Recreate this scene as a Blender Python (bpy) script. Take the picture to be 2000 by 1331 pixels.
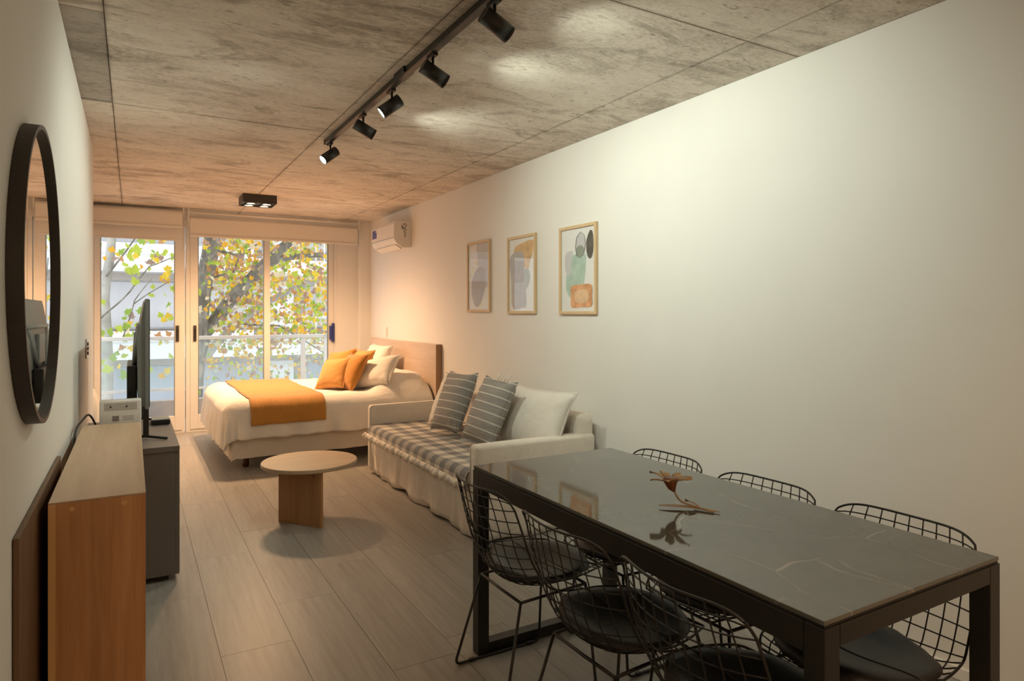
import bpy, bmesh, math, random
from mathutils import Vector, Matrix, Euler, noise

for o in list(bpy.data.objects):
    bpy.data.objects.remove(o, do_unlink=True)
scene = bpy.context.scene
COL = scene.collection
rnd = random.Random(7)
PI = math.pi

# ------------------------------------------------------------------ camera
YAW = math.atan(741 / 1282.6)
cam_d = bpy.data.cameras.new('camera')
cam_d.sensor_width = 36.0
cam_d.lens = 1282.6 / 2000 * 36.0
cam_d.shift_y = -(665.5 - 613) / 2000
cam_d.clip_start = 0.02
cam = bpy.data.objects.new('camera', cam_d)
COL.objects.link(cam)
cam.location = (0, 0, 1.40)
cam.rotation_euler = (PI / 2, 0, -YAW)
scene.camera = cam

# ------------------------------------------------------------------ world, exposure
world = bpy.data.worlds.new('overcast_sky')
scene.world = world
world.use_nodes = True
bg = world.node_tree.nodes['Background']
bg.inputs[0].default_value = (0.97, 0.99, 1.0, 1)
bg.inputs[1].default_value = 1.9
vs = scene.view_settings
vs.view_transform = 'Standard'
vs.look = 'None'
vs.exposure = 0.25
vs.gamma = 1.0
vs.use_curve_mapping = False
scene.cycles.adaptive_threshold = 0.02
scene.cycles.max_bounces = 9
WARM = (1.0, 0.59, 0.31)
COOL = (0.92, 1.0, 0.86)
P_BOX = 108.0      # each of the four warm downlights, watts
P_ENTRY = 28.0     # each of the four lamps over the entrance
P_HEAD = 35.0     # each track head, watts

# ------------------------------------------------------------------ room numbers
XL, XR, YF, ZC = -0.25, 2.74, 8.65, 2.62
YB = -1.3          # wall behind the camera
YCORNER = 5.72     # where the left wall steps back
XREC = -0.42

# ------------------------------------------------------------------ material helpers
def new_mat(name):
    m = bpy.data.materials.new(name)
    m.use_nodes = True
    nt = m.node_tree
    b = nt.nodes['Principled BSDF']
    return m, nt, b

def N(nt, t, **kw):
    n = nt.nodes.new(t)
    for k, v in kw.items():
        setattr(n, k, v)
    return n

def ramp(nt, stops, interp='LINEAR'):
    r = N(nt, 'ShaderNodeValToRGB')
    r.color_ramp.interpolation = interp
    e = r.color_ramp.elements
    while len(e) < len(stops):
        e.new(0.5)
    for i, (p, c) in enumerate(stops):
        e[i].position = p
        e[i].color = (*c, 1) if len(c) == 3 else c
    return r

def coords(nt, scale=(1, 1, 1), rot=(0, 0, 0), kind='Object', loc=(0, 0, 0)):
    tc = N(nt, 'ShaderNodeTexCoord')
    mp = N(nt, 'ShaderNodeMapping')
    mp.inputs['Scale'].default_value = scale
    mp.inputs['Rotation'].default_value = rot
    mp.inputs['Location'].default_value = loc
    nt.links.new(tc.outputs[kind], mp.inputs[0])
    return mp.outputs[0]

def tex_noise(nt, vec, scale, detail=4, rough=0.55, dist=0.0):
    n = N(nt, 'ShaderNodeTexNoise')
    n.inputs['Scale'].default_value = scale
    n.inputs['Detail'].default_value = detail
    n.inputs['Roughness'].default_value = rough
    n.inputs['Distortion'].default_value = dist
    if vec is not None:
        nt.links.new(vec, n.inputs['Vector'])
    return n.outputs['Fac']

def mixc(nt, fac, a, b, mode='MIX'):
    m = N(nt, 'ShaderNodeMix', data_type='RGBA', blend_type=mode)
    for sock, val in ((0, fac), (6, a), (7, b)):
        if isinstance(val, (int, float)):
            m.inputs[sock].default_value = val
        elif isinstance(val, tuple):
            m.inputs[sock].default_value = (*val, 1) if len(val) == 3 else val
        else:
            nt.links.new(val, m.inputs[sock])
    return m.outputs[2]

def math_n(nt, op, a, b=0.0):
    m = N(nt, 'ShaderNodeMath', operation=op)
    for i, v in enumerate((a, b)):
        if isinstance(v, (int, float)):
            m.inputs[i].default_value = v
        else:
            nt.links.new(v, m.inputs[i])
    return m.outputs[0]

def bump(nt, b, height, strength=0.2, dist=0.01):
    n = N(nt, 'ShaderNodeBump')
    n.inputs['Strength'].default_value = strength
    n.inputs['Distance'].default_value = dist
    nt.links.new(height, n.inputs['Height'])
    nt.links.new(n.outputs[0], b.inputs['Normal'])

def plain(name, color, rough=0.5, metal=0.0, spec=0.5, noise_amt=0.06, nscale=8.0, bump_s=0.0, bump_scale=80.0):
    m, nt, b = new_mat(name)
    v = coords(nt)
    f = tex_noise(nt, v, nscale, 3)
    lo = tuple(max(0, c * (1 - noise_amt)) for c in color)
    hi = tuple(min(1, c * (1 + noise_amt)) for c in color)
    r = ramp(nt, [(0.3, lo), (0.7, hi)])
    nt.links.new(f, r.inputs[0])
    nt.links.new(r.outputs[0], b.inputs['Base Color'])
    b.inputs['Roughness'].default_value = rough
    b.inputs['Metallic'].default_value = metal
    b.inputs['Specular IOR Level'].default_value = spec
    if bump_s:
        bump(nt, b, tex_noise(nt, v, bump_scale, 4), bump_s, 0.004)
    return m

def fabric(name, color, bump_s=0.25, wr=6.0, amt=0.06, sheen=0.2):
    m, nt, b = new_mat(name)
    v = coords(nt)
    f = tex_noise(nt, v, wr, 5, 0.6)
    r = ramp(nt, [(0.3, tuple(c * (1 - amt) for c in color)), (0.7, tuple(min(1, c * (1 + amt)) for c in color))])
    nt.links.new(f, r.inputs[0])
    nt.links.new(r.outputs[0], b.inputs['Base Color'])
    b.inputs['Roughness'].default_value = 0.9
    b.inputs['Sheen Weight'].default_value = sheen
    fine = tex_noise(nt, v, 320, 2)
    mid = tex_noise(nt, v, wr * 2.2, 4, 0.5, 0.6)
    h = math_n(nt, 'ADD', math_n(nt, 'MULTIPLY', fine, 0.12), mid)
    bump(nt, b, h, bump_s, 0.02)
    return m

def wood(name, c0, c1, axis='Y', scale=1.0, rough=0.45, tint_random=0.0, spec=0.4):
    m, nt, b = new_mat(name)
    a = 0.55 * scale
    x = 9.0 * scale
    sc = {'X': (a, x, x), 'Y': (x, a, x), 'Z': (x, x, a)}[axis]
    v = coords(nt, sc)
    g1 = tex_noise(nt, v, 1.0, 6, 0.6, 1.4)
    sc2 = tuple(s * 6 for s in sc)
    g2 = tex_noise(nt, coords(nt, sc2), 1.0, 4, 0.65, 0.3)
    r = ramp(nt, [(0.28, c0), (0.5, tuple((p + q) / 2 for p, q in zip(c0, c1))), (0.72, c1)])
    nt.links.new(math_n(nt, 'ADD', math_n(nt, 'MULTIPLY', g1, 0.6), math_n(nt, 'MULTIPLY', g2, 0.4)), r.inputs[0])
    col = r.outputs[0]
    if tint_random:
        oi = N(nt, 'ShaderNodeObjectInfo')
        rr = ramp(nt, [(0, (1 - tint_random,) * 3), (1, (1 + tint_random,) * 3)])
        nt.links.new(oi.outputs['Random'], rr.inputs[0])
        col = mixc(nt, 1.0, col, rr.outputs[0], 'MULTIPLY')
    nt.links.new(col, b.inputs['Base Color'])
    b.inputs['Roughness'].default_value = rough
    b.inputs['Specular IOR Level'].default_value = spec
    bump(nt, b, g2, 0.06, 0.003)
    return m

def concrete(name, dark=1.0):
    m, nt, b = new_mat(name)
    geo = N(nt, 'ShaderNodeNewGeometry')
    def mp(scale):
        q = N(nt, 'ShaderNodeMapping')
        q.inputs['Scale'].default_value = scale
        nt.links.new(geo.outputs['Position'], q.inputs[0])
        return q.outputs[0]
    big = tex_noise(nt, mp((0.9, 1.3, 1)), 1.1, 5, 0.6, 0.4)
    streak = tex_noise(nt, mp((2.2, 6, 1)), 1.6, 8, 0.78, 0.2)
    fine = tex_noise(nt, mp((7, 13, 1)), 5.0, 5, 0.75, 0.1)
    spots = tex_noise(nt, mp((4, 11, 1)), 3.2, 4, 0.65, 0.3)
    stain = tex_noise(nt, mp((1, 2.2, 1)), 1.7, 6, 0.75, 1.0)
    s = math_n(nt, 'ADD', math_n(nt, 'MULTIPLY', big, 0.36), math_n(nt, 'ADD', math_n(nt, 'MULTIPLY', streak, 0.32), math_n(nt, 'MULTIPLY', fine, 0.32)))
    d = dark
    r = ramp(nt, [(0.38, (0.40 * d, 0.345 * d, 0.285 * d)), (0.49, (0.69 * d, 0.62 * d, 0.53 * d)), (0.60, (0.83 * d, 0.77 * d, 0.68 * d))])
    nt.links.new(s, r.inputs[0])
    sp = ramp(nt, [(0.32, (0.22, 0.19, 0.16)), (0.385, (1, 1, 1))])
    nt.links.new(spots, sp.inputs[0])
    st = ramp(nt, [(0.36, (0.50, 0.47, 0.43)), (0.48, (1, 1, 1))])
    nt.links.new(stain, st.inputs[0])
    col = mixc(nt, 0.55, r.outputs[0], sp.outputs[0], 'MULTIPLY')
    col = mixc(nt, 0.75, col, st.outputs[0], 'MULTIPLY')
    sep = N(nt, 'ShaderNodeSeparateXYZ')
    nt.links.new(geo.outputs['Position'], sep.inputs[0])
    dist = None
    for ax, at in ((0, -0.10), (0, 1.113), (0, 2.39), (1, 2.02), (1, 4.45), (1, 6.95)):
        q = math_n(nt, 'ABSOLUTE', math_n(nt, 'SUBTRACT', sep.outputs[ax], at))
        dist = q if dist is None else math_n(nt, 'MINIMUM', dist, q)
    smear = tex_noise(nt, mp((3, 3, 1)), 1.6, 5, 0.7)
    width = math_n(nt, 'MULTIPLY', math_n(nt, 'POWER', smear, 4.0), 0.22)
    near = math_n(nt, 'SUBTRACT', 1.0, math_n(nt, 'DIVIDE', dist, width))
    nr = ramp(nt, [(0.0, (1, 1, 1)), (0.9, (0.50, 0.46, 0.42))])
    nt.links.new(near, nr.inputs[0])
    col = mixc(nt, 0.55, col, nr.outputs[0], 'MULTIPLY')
    nt.links.new(col, b.inputs['Base Color'])
    b.inputs['Roughness'].default_value = 0.75
    bump(nt, b, math_n(nt, 'ADD', fine, streak), 0.12, 0.006)
    return m

def emit(name, color, strength):
    m = bpy.data.materials.new(name)
    m.use_nodes = True
    nt = m.node_tree
    nt.nodes.clear()
    e = N(nt, 'ShaderNodeEmission')
    e.inputs[0].default_value = (*color, 1)
    e.inputs[1].default_value = strength
    o = N(nt, 'ShaderNodeOutputMaterial')
    nt.links.new(e.outputs[0], o.inputs[0])
    return m

def glass(name, tint=(1, 1, 1), haze=0.0, refl=1.0):
    m = bpy.data.materials.new(name)
    m.use_nodes = True
    nt = m.node_tree
    nt.nodes.clear()
    t = N(nt, 'ShaderNodeBsdfTransparent')
    t.inputs[0].default_value = (*tint, 1)
    g = N(nt, 'ShaderNodeBsdfGlossy')
    g.inputs['Roughness'].default_value = 0.0
    fr = N(nt, 'ShaderNodeFresnel')
    fr.inputs[0].default_value = 1.45
    mx = N(nt, 'ShaderNodeMixShader')
    geo = N(nt, 'ShaderNodeNewGeometry')
    front = math_n(nt, 'SUBTRACT', 1.0, geo.outputs['Backfacing'])
    nt.links.new(math_n(nt, 'MULTIPLY', math_n(nt, 'MULTIPLY', fr.outputs[0], refl), front), mx.inputs[0])
    nt.links.new(t.outputs[0], mx.inputs[1])
    nt.links.new(g.outputs[0], mx.inputs[2])
    last = mx
    if haze:
        d = N(nt, 'ShaderNodeBsdfTranslucent')
        d.inputs[0].default_value = (0.9, 0.95, 0.95, 1)
        m2 = N(nt, 'ShaderNodeMixShader')
        m2.inputs[0].default_value = haze
        nt.links.new(mx.outputs[0], m2.inputs[1])
        nt.links.new(d.outputs[0], m2.inputs[2])
        last = m2
    o = N(nt, 'ShaderNodeOutputMaterial')
    nt.links.new(last.outputs[0], o.inputs[0])
    return m

# ------------------------------------------------------------------ mesh helpers
def link(name, me, parent=None):
    o = bpy.data.objects.new(name, me)
    COL.objects.link(o)
    if parent is not None:
        o.parent = parent
    return o

def mesh_obj(name, verts, faces, mat=None, parent=None, smooth=False):
    me = bpy.data.meshes.new(name)
    me.from_pydata([tuple(v) for v in verts], [], faces)
    if mat:
        me.materials.append(mat)
    if smooth:
        for p in me.polygons:
            p.use_smooth = True
    me.update()
    return link(name, me, parent)

def bm_obj(name, bm, mat=None, parent=None, smooth=False):
    me = bpy.data.meshes.new(name)
    bmesh.ops.recalc_face_normals(bm, faces=bm.faces)
    bm.to_mesh(me)
    bm.free()
    if mat:
        me.materials.append(mat)
    if smooth:
        for p in me.polygons:
            p.use_smooth = True
    return link(name, me, parent)

def box_bm(bm, x0, x1, y0, y1, z0, z1):
    vs_ = [bm.verts.new((x, y, z)) for x in (x0, x1) for y in (y0, y1) for z in (z0, z1)]
    for f in ((0, 1, 3, 2), (4, 6, 7, 5), (0, 4, 5, 1), (2, 3, 7, 6), (0, 2, 6, 4), (1, 5, 7, 3)):
        bm.faces.new([vs_[i] for i in f])

def box(name, x0, x1, y0, y1, z0, z1, mat, parent=None, r=0.0, seg=2, smooth=None):
    bm = bmesh.new()
    box_bm(bm, x0, x1, y0, y1, z0, z1)
    if r:
        bmesh.ops.bevel(bm, geom=list(bm.edges), offset=r, segments=seg, affect='EDGES', profile=0.5)
    o = bm_obj(name, bm, mat, parent, smooth=(r > 0 if smooth is None else smooth))
    if r and seg <= 2:
        for p in o.data.polygons:
            p.use_smooth = False
    return o

def multibox(name, boxes, mat, parent=None):
    bm = bmesh.new()
    for b in boxes:
        box_bm(bm, *b)
    return bm_obj(name, bm, mat, parent)

def tube_data(path, r, sides=6, caps=True, radii=None):
    verts, faces = [], []
    n = len(path)
    up = Vector((0, 0, 1))
    prev = None
    for i, p in enumerate(path):
        p = Vector(p)
        a = Vector(path[max(i - 1, 0)])
        b = Vector(path[min(i + 1, n - 1)])
        d = (b - a)
        if d.length < 1e-9:
            d = Vector((0, 0, 1))
        d.normalize()
        if prev is None:
            ref = up if abs(d.z) < 0.9 else Vector((1, 0, 0))
            s1 = d.cross(ref).normalized()
        else:
            s1 = (prev - d * prev.dot(d))
            s1 = s1.normalized() if s1.length > 1e-6 else d.cross(up).normalized()
        prev = s1
        s2 = d.cross(s1)
        rr = radii[i] if radii else r
        for k in range(sides):
            an = 2 * PI * k / sides
            verts.append(p + s1 * math.cos(an) * rr + s2 * math.sin(an) * rr)
    for i in range(n - 1):
        for k in range(sides):
            k2 = (k + 1) % sides
            faces.append((i * sides + k, i * sides + k2, (i + 1) * sides + k2, (i + 1) * sides + k))
    if caps:
        faces.append(tuple(range(sides))[::-1])
        faces.append(tuple((n - 1) * sides + k for k in range(sides)))
    return verts, faces

def tube(name, path, r, mat, parent=None, sides=6, radii=None):
    v, f = tube_data(path, r, sides, True, radii)
    return mesh_obj(name, v, f, mat, parent, smooth=True)

def cyl(name, p0, p1, r, mat, parent=None, sides=24, r2=None):
    v, f = tube_data([p0, p1], r, sides, True, [r, r if r2 is None else r2])
    o = mesh_obj(name, v, f, mat, parent)
    for p in o.data.polygons:
        p.use_smooth = len(p.vertices) == 4
    return o

def rounded_path(pts, r, n=5):
    out = [Vector(pts[0])]
    for i in range(1, len(pts) - 1):
        p = Vector(pts[i]); a = Vector(pts[i - 1]); b = Vector(pts[i + 1])
        da = (a - p).normalized(); db = (b - p).normalized()
        s_, e_ = p + da * r, p + db * r
        for k in range(n + 1):
            t = k / n
            out.append((1 - t) ** 2 * s_ + 2 * t * (1 - t) * p + t * t * e_)
    out.append(Vector(pts[-1]))
    return out

def prism(name, pts, axis, a0, a1, mat, parent=None):
    """extrude a 2D outline along axis; pts in the other two axes (in xyz order)"""
    def mk(p, a):
        if axis == 'X': return (a, p[0], p[1])
        if axis == 'Y': return (p[0], a, p[1])
        return (p[0], p[1], a)
    n = len(pts)
    v = [mk(p, a0) for p in pts] + [mk(p, a1) for p in pts]
    f = [tuple(range(n)), tuple(range(n, 2 * n))[::-1]] + [(i, i + n, (i + 1) % n + n, (i + 1) % n) for i in range(n)]
    bm = bmesh.new()
    bv = [bm.verts.new(q) for q in v]
    for q in f:
        bm.faces.new([bv[i] for i in q])
    return bm_obj(name, bm, mat, parent)

def ring(name, center, nrm_axis, r_out, r_in, a0, a1, mat, parent=None, n=64):
    v, f = [], []
    for k in range(n):
        an = 2 * PI * k / n
        c_, s_ = math.cos(an), math.sin(an)
        for rr, a in ((r_out, a0), (r_out, a1), (r_in, a1), (r_in, a0)):
            if nrm_axis == 'X':
                v.append((a, center[1] + c_ * rr, center[2] + s_ * rr))
            else:
                v.append((center[0] + c_ * rr, center[1] + s_ * rr, a))
    for k in range(n):
        k2 = (k + 1) % n
        for j in range(4):
            j2 = (j + 1) % 4
            f.append((k * 4 + j, k * 4 + j2, k2 * 4 + j2, k2 * 4 + j))
    o = mesh_obj(name, v, f, mat, parent)
    bm = bmesh.new(); bm.from_mesh(o.data); bmesh.ops.recalc_face_normals(bm, faces=bm.faces); bm.to_mesh(o.data); bm.free()
    return o

def disc(name, center, axis, r, mat, parent=None, n=32, flip=False):
    v = []
    for k in range(n):
        an = 2 * PI * k / n
        c_, s_ = math.cos(an) * r, math.sin(an) * r
        v.append({'X': (center[0], center[1] + c_, center[2] + s_), 'Z': (center[0] + c_, center[1] + s_, center[2]), 'Y': (center[0] + c_, center[1], center[2] + s_)}[axis])
    idx = tuple(range(n))
    return mesh_obj(name, v, [idx[::-1] if flip else idx], mat, parent)

def empty(name, loc=(0, 0, 0), rot=(0, 0, 0)):
    o = bpy.data.objects.new(name, None)
    COL.objects.link(o)
    o.location = loc
    o.rotation_euler = rot
    return o

def tag(o, label, cat, group=None):
    o['label'] = label
    o['category'] = cat
    if group:
        o['group'] = group
    return o

def struct(o, label=None, cat='setting'):
    o['kind'] = 'structure'
    if label:
        o['label'] = label
        o['category'] = cat
    return o

def dup(o, parent=None, keep=True):
    c = o.copy()
    COL.objects.link(c)
    c.parent = parent
    for ch in list(o.children):
        dup(ch, c)
    return c

# ------------------------------------------------------------------ materials
M_wall = plain('white_wall_paint', (0.80, 0.785, 0.745), 0.6, spec=0.3, noise_amt=0.015, nscale=2.0, bump_s=0.03, bump_scale=120)
M_white = plain('white_lacquer', (0.80, 0.78, 0.74), 0.35, noise_amt=0.02)
M_alu = plain('white_aluminium', (0.78, 0.76, 0.72), 0.35, noise_amt=0.02)
M_blind = fabric('blind_cloth', (0.74, 0.71, 0.66), 0.03, 2.0, 0.02)
M_conc = concrete('board_marked_concrete')
M_concD = concrete('dark_concrete_patch', 0.62)
M_black = plain('black_powder_coat', (0.012, 0.011, 0.010), 0.42, noise_amt=0.15)
M_blackm = plain('black_satin', (0.018, 0.017, 0.016), 0.35, noise_amt=0.1)
M_frame_dk = plain('dark_brown_frame', (0.045, 0.038, 0.033), 0.5, noise_amt=0.12)
M_leather = plain('black_leather', (0.020, 0.018, 0.017), 0.42, noise_amt=0.15, bump_s=0.15, bump_scale=220)
M_plast = plain('charcoal_plastic', (0.20, 0.215, 0.21), 0.45, noise_amt=0.06)
M_plast_l = plain('grey_plastic', (0.32, 0.335, 0.33), 0.5, noise_amt=0.05)
M_cab = plain('taupe_laminate', (0.17, 0.15, 0.135), 0.5, noise_amt=0.05, nscale=3)
M_plank = wood('ash_grey_floor_plank', (0.20, 0.186, 0.165), (0.39, 0.37, 0.335), 'Y', 0.8, 0.36, 0.04, 0.5)
M_grout = plain('floor_grout', (0.15, 0.135, 0.118), 0.8)
M_console_s = wood('honey_wood_upright', (0.40, 0.175, 0.066), (0.76, 0.41, 0.19), 'Z', 0.9, 0.42)
M_console_t = wood('honey_wood_lengthwise_lit', (0.47, 0.32, 0.20), (0.68, 0.49, 0.325), 'Y', 0.8, 0.42)  # same wood as the uprights, light on the top put into a paler colour
M_console_e = wood('honey_edge_band', (0.72, 0.42, 0.17), (0.84, 0.52, 0.25), 'Z', 0.5, 0.4)
M_board = wood('brown_grained_panel', (0.12, 0.065, 0.034), (0.20, 0.115, 0.062), 'Z', 0.7, 0.5)
M_ash = wood('pale_ash_veneer', (0.46, 0.33, 0.215), (0.64, 0.49, 0.345), 'X', 0.8, 0.4)
M_pine = wood('orange_pine', (0.33, 0.155, 0.062), (0.50, 0.265, 0.115), 'Z', 0.9, 0.45)
M_head = wood('headboard_veneer', (0.52, 0.395, 0.305), (0.68, 0.55, 0.44), 'Y', 0.9, 0.45)
M_headedge = wood('headboard_edge', (0.30, 0.18, 0.10), (0.42, 0.26, 0.15), 'Z', 0.9, 0.5)
M_frame_w = wood('light_oak_frame', (0.60, 0.42, 0.23), (0.74, 0.56, 0.34), 'Z', 1.5, 0.45)
M_legw = wood('dark_red_wood', (0.07, 0.02, 0.012), (0.12, 0.04, 0.02), 'Z', 2, 0.35)
M_linen = fabric('cream_linen', (0.80, 0.745, 0.66), 0.30, 7, 0.05)
M_slip = fabric('cream_slipcover', (0.80, 0.735, 0.65), 0.35, 6, 0.05)
M_duvet = fabric('white_duvet_cotton', (0.80, 0.76, 0.70), 0.45, 5, 0.03)
M_bedbase = fabric('beige_bed_valance', (0.66, 0.59, 0.50), 0.2, 3, 0.04)
M_mustard = fabric('mustard_velvet', (0.60, 0.285, 0.06), 0.25, 8, 0.10, 0.5)
M_mustard2 = fabric('deep_mustard_velvet', (0.50, 0.205, 0.022), 0.25, 8, 0.10, 0.5)
M_cushw = fabric('white_cushion_cotton', (0.76, 0.72, 0.65), 0.22, 7, 0.04)
M_glass = glass('window_glass')
M_bglass = glass('balustrade_glass', (0.93, 0.97, 0.97), 0.10, 0.8)
M_pglass = glass('picture_glass')
M_chrome = plain('brushed_steel', (0.6, 0.6, 0.6), 0.25, 1.0)
M_bulb_w = emit('warm_lamp_glow', (1.0, 0.80, 0.52), 14.0)
M_bulb_c = emit('cool_lamp_glow', (0.95, 1.0, 0.92), 25.0)

m_, nt_, b_ = new_mat('mirror_silver')
b_.inputs['Metallic'].default_value = 1.0
b_.inputs['Roughness'].default_value = 0.01
b_.inputs['Base Color'].default_value = (0.86, 0.87, 0.86, 1)
M_mirror = m_

def runner_mat():
    m, nt, b = new_mat('mustard_woven_runner')
    v = coords(nt)
    w = N(nt, 'ShaderNodeTexWave', wave_type='BANDS', bands_direction='X')
    w.inputs['Scale'].default_value = 26
    w.inputs['Distortion'].default_value = 1.5
    w.inputs['Detail'].default_value = 2
    nt.links.new(v, w.inputs['Vector'])
    n2 = tex_noise(nt, coords(nt, (60, 6, 6)), 2.0, 4, 0.6)
    r = ramp(nt, [(0.2, (0.42, 0.18, 0.025)), (0.8, (0.56, 0.265, 0.042))])
    nt.links.new(n2, r.inputs[0])
    nt.links.new(r.outputs[0], b.inputs['Base Color'])
    b.inputs['Roughness'].default_value = 0.85
    b.inputs['Sheen Weight'].default_value = 0.3
    bump(nt, b, w.outputs['Fac'], 0.10, 0.004)
    return m
M_runner = runner_mat()

def check_mat():
    m, nt, b = new_mat('blue_grey_gingham')
    tc = N(nt, 'ShaderNodeTexCoord')
    sep = N(nt, 'ShaderNodeSeparateXYZ')
    nt.links.new(tc.outputs['Object'], sep.inputs[0])
    def band(s, per, off):
        f = math_n(nt, 'FRACT', math_n(nt, 'ADD', math_n(nt, 'DIVIDE', s, per), off))
        return math_n(nt, 'LESS_THAN', f, 0.5)
    xz = math_n(nt, 'SUBTRACT', sep.outputs[0], sep.outputs[2])
    bx_ = band(xz, 0.155, 0.1)
    by_ = band(sep.outputs[1], 0.155, 0.25)
    s = math_n(nt, 'MULTIPLY', math_n(nt, 'ADD', bx_, by_), 0.5)
    r = ramp(nt, [(0.0, (0.72, 0.67, 0.59)), (0.5, (0.42, 0.40, 0.375)), (1.0, (0.215, 0.22, 0.235))])
    nt.links.new(s, r.inputs[0])
    nt.links.new(r.outputs[0], b.inputs['Base Color'])
    b.inputs['Roughness'].default_value = 0.9
    bump(nt, b, tex_noise(nt, coords(nt), 25, 4), 0.2, 0.01)
    return m
M_check = check_mat()

def stripe_mat():
    m, nt, b = new_mat('grey_striped_cushion_cloth')
    tc = N(nt, 'ShaderNodeTexCoord')
    sep = N(nt, 'ShaderNodeSeparateXYZ')
    nt.links.new(tc.outputs['Object'], sep.inputs[0])
    f = math_n(nt, 'FRACT', math_n(nt, 'ADD', math_n(nt, 'DIVIDE', sep.outputs[1], 0.062), 0.3))
    st = math_n(nt, 'LESS_THAN', f, 0.11)
    n2 = tex_noise(nt, coords(nt, (5, 90, 5)), 2.0, 3)
    r = ramp(nt, [(0.3, (0.26, 0.25, 0.235)), (0.7, (0.36, 0.345, 0.32))])
    nt.links.new(n2, r.inputs[0])
    col = mixc(nt, st, r.outputs[0], (0.72, 0.70, 0.64))
    nt.links.new(col, b.inputs['Base Color'])
    b.inputs['Roughness'].default_value = 0.9
    bump(nt, b, tex_noise(nt, coords(nt), 12, 4), 0.25, 0.015)
    return m
M_stripe = stripe_mat()

def stone_mat():
    m, nt, b = new_mat('dark_veined_ceramic')
    v0 = coords(nt, (1, 1, 1))
    wn = N(nt, 'ShaderNodeTexNoise')
    wn.inputs['Scale'].default_value = 3.5
    wn.inputs['Detail'].default_value = 1.5
    nt.links.new(v0, wn.inputs['Vector'])
    add = N(nt, 'ShaderNodeVectorMath', operation='MULTIPLY_ADD')
    nt.links.new(wn.outputs['Color'], add.inputs[0])
    add.inputs[1].default_value = (0.16, 0.16, 0)
    nt.links.new(v0, add.inputs[2])
    mp = N(nt, 'ShaderNodeMapping')
    mp.inputs['Scale'].default_value = (2.1, 1.25, 1)
    mp.inputs['Rotation'].default_value = (0, 0, 0.5)
    mp.inputs['Location'].default_value = (0.35, 0.2, 0)
    nt.links.new(add.outputs[0], mp.inputs[0])
    vo = N(nt, 'ShaderNodeTexVoronoi', feature='DISTANCE_TO_EDGE')
    vo.inputs['Scale'].default_value = 1.7
    nt.links.new(mp.outputs[0], vo.inputs['Vector'])
    line = ramp(nt, [(0.0, (1, 1, 1)), (0.010, (0, 0, 0))])
    nt.links.new(vo.outputs['Distance'], line.inputs[0])
    mask = ramp(nt, [(0.46, (0, 0, 0)), (0.62, (1, 1, 1))])
    nt.links.new(tex_noise(nt, v0, 4.0, 3), mask.inputs[0])
    vein = math_n(nt, 'MULTIPLY', line.outputs[0], mask.outputs[0])
    cloud = tex_noise(nt, v0, 5, 5, 0.6)
    r = ramp(nt, [(0.3, (0.085, 0.092, 0.082)), (0.75, (0.125, 0.132, 0.118))])
    nt.links.new(cloud, r.inputs[0])
    nt.links.new(mixc(nt, math_n(nt, 'MULTIPLY', vein, 0.55), r.outputs[0], (0.55, 0.52, 0.46)), b.inputs['Base Color'])
    b.inputs['Roughness'].default_value = 0.06
    b.inputs['Specular IOR Level'].default_value = 0.62
    return m
M_stone = stone_mat()

# ================================================================== THE ROOM
# floor: slab + individual planks
floor = struct(box('floor', -0.9, XR + 0.1, YB - 0.1, YF + 0.05, -0.12, -0.004, M_grout))
PW, PL, GAP = 0.2855, 1.21, 0.0016
plank_me = None
col_i = 0
x = 0.311 - 3 * PW
offs = {0: 3.59, 1: 4.12, 2: 3.2, 3: 3.803, 4: 3.53}
ci = -3
while x < XR:
    x0, x1 = max(x, -0.55), min(x + PW, XR)
    off = {0: 4.12, 1: 3.30, 2: 3.67, 3: 3.803, 4: 3.53, -1: 3.59, -2: 3.0, -3: 3.4}.get(ci, 3.0 + (ci * 0.437) % 1.2)
    yy = off - 6 * PL
    while yy < YF:
        y0, y1 = max(yy, YB), min(yy + PL, YF)
        if y1 - y0 > 0.05 and x1 - x0 > 0.01:
            p = box('plank', x0 + GAP / 2 - (x0 + x1) / 2, (x1 - x0) / 2 - GAP / 2, -(y1 - y0) / 2 + GAP / 2, (y1 - y0) / 2 - GAP / 2, -0.012, 0.0, M_plank, floor)
            p.location = ((x0 + x1) / 2, (y0 + y1) / 2, rnd.uniform(-0.0006, 0.0))
        yy += PL
    x += PW
    ci += 1

# ceiling: slab + formwork panels with recessed joints
ceiling = struct(box('ceiling', -0.9, XR + 0.1, YB - 0.1, YF + 0.3, ZC + 0.008, ZC + 0.2, M_concD))
xs_ = [-0.75, -0.10, 1.113, 2.39, XR]
ys_ = [YB, -0.42, 2.02, 4.45, 6.95, YF]
for i in range(4):
    for j in range(5):
        x0, x1, y0, y1 = xs_[i], xs_[i + 1], ys_[j], ys_[j + 1]
        if i == 0 and j == 2:   # the dark patch by the left wall
            parts = [(y0, 3.13, M_conc), (3.13, y1 - 0.03, M_concD)]
        else:
            parts = [(y0, y1, M_conc)]
        for (a, b2, mm) in parts:
            box('concrete_panel', x0 + 0.0025, x1 - 0.0025, a + 0.0025, b2 - 0.0025, ZC + rnd.uniform(0.0, 0.0015), ZC + 0.01, mm, ceiling)

wl = struct(box('wall_left', XL - 0.2, XL, YB, YCORNER, 0, ZC, M_wall, r=0.012, seg=3, smooth=False))
struct(box('wall_recess', XREC - 0.2, XREC, YCORNER - 0.3, YF + 0.2, 0, ZC, M_wall))
struct(box('wall_right', XR, XR + 0.2, YB, YF + 0.3, 0, ZC, M_wall))
struct(box('wall_behind', XL, XR, YB - 0.2, YB, 0, ZC, M_wall))
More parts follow.
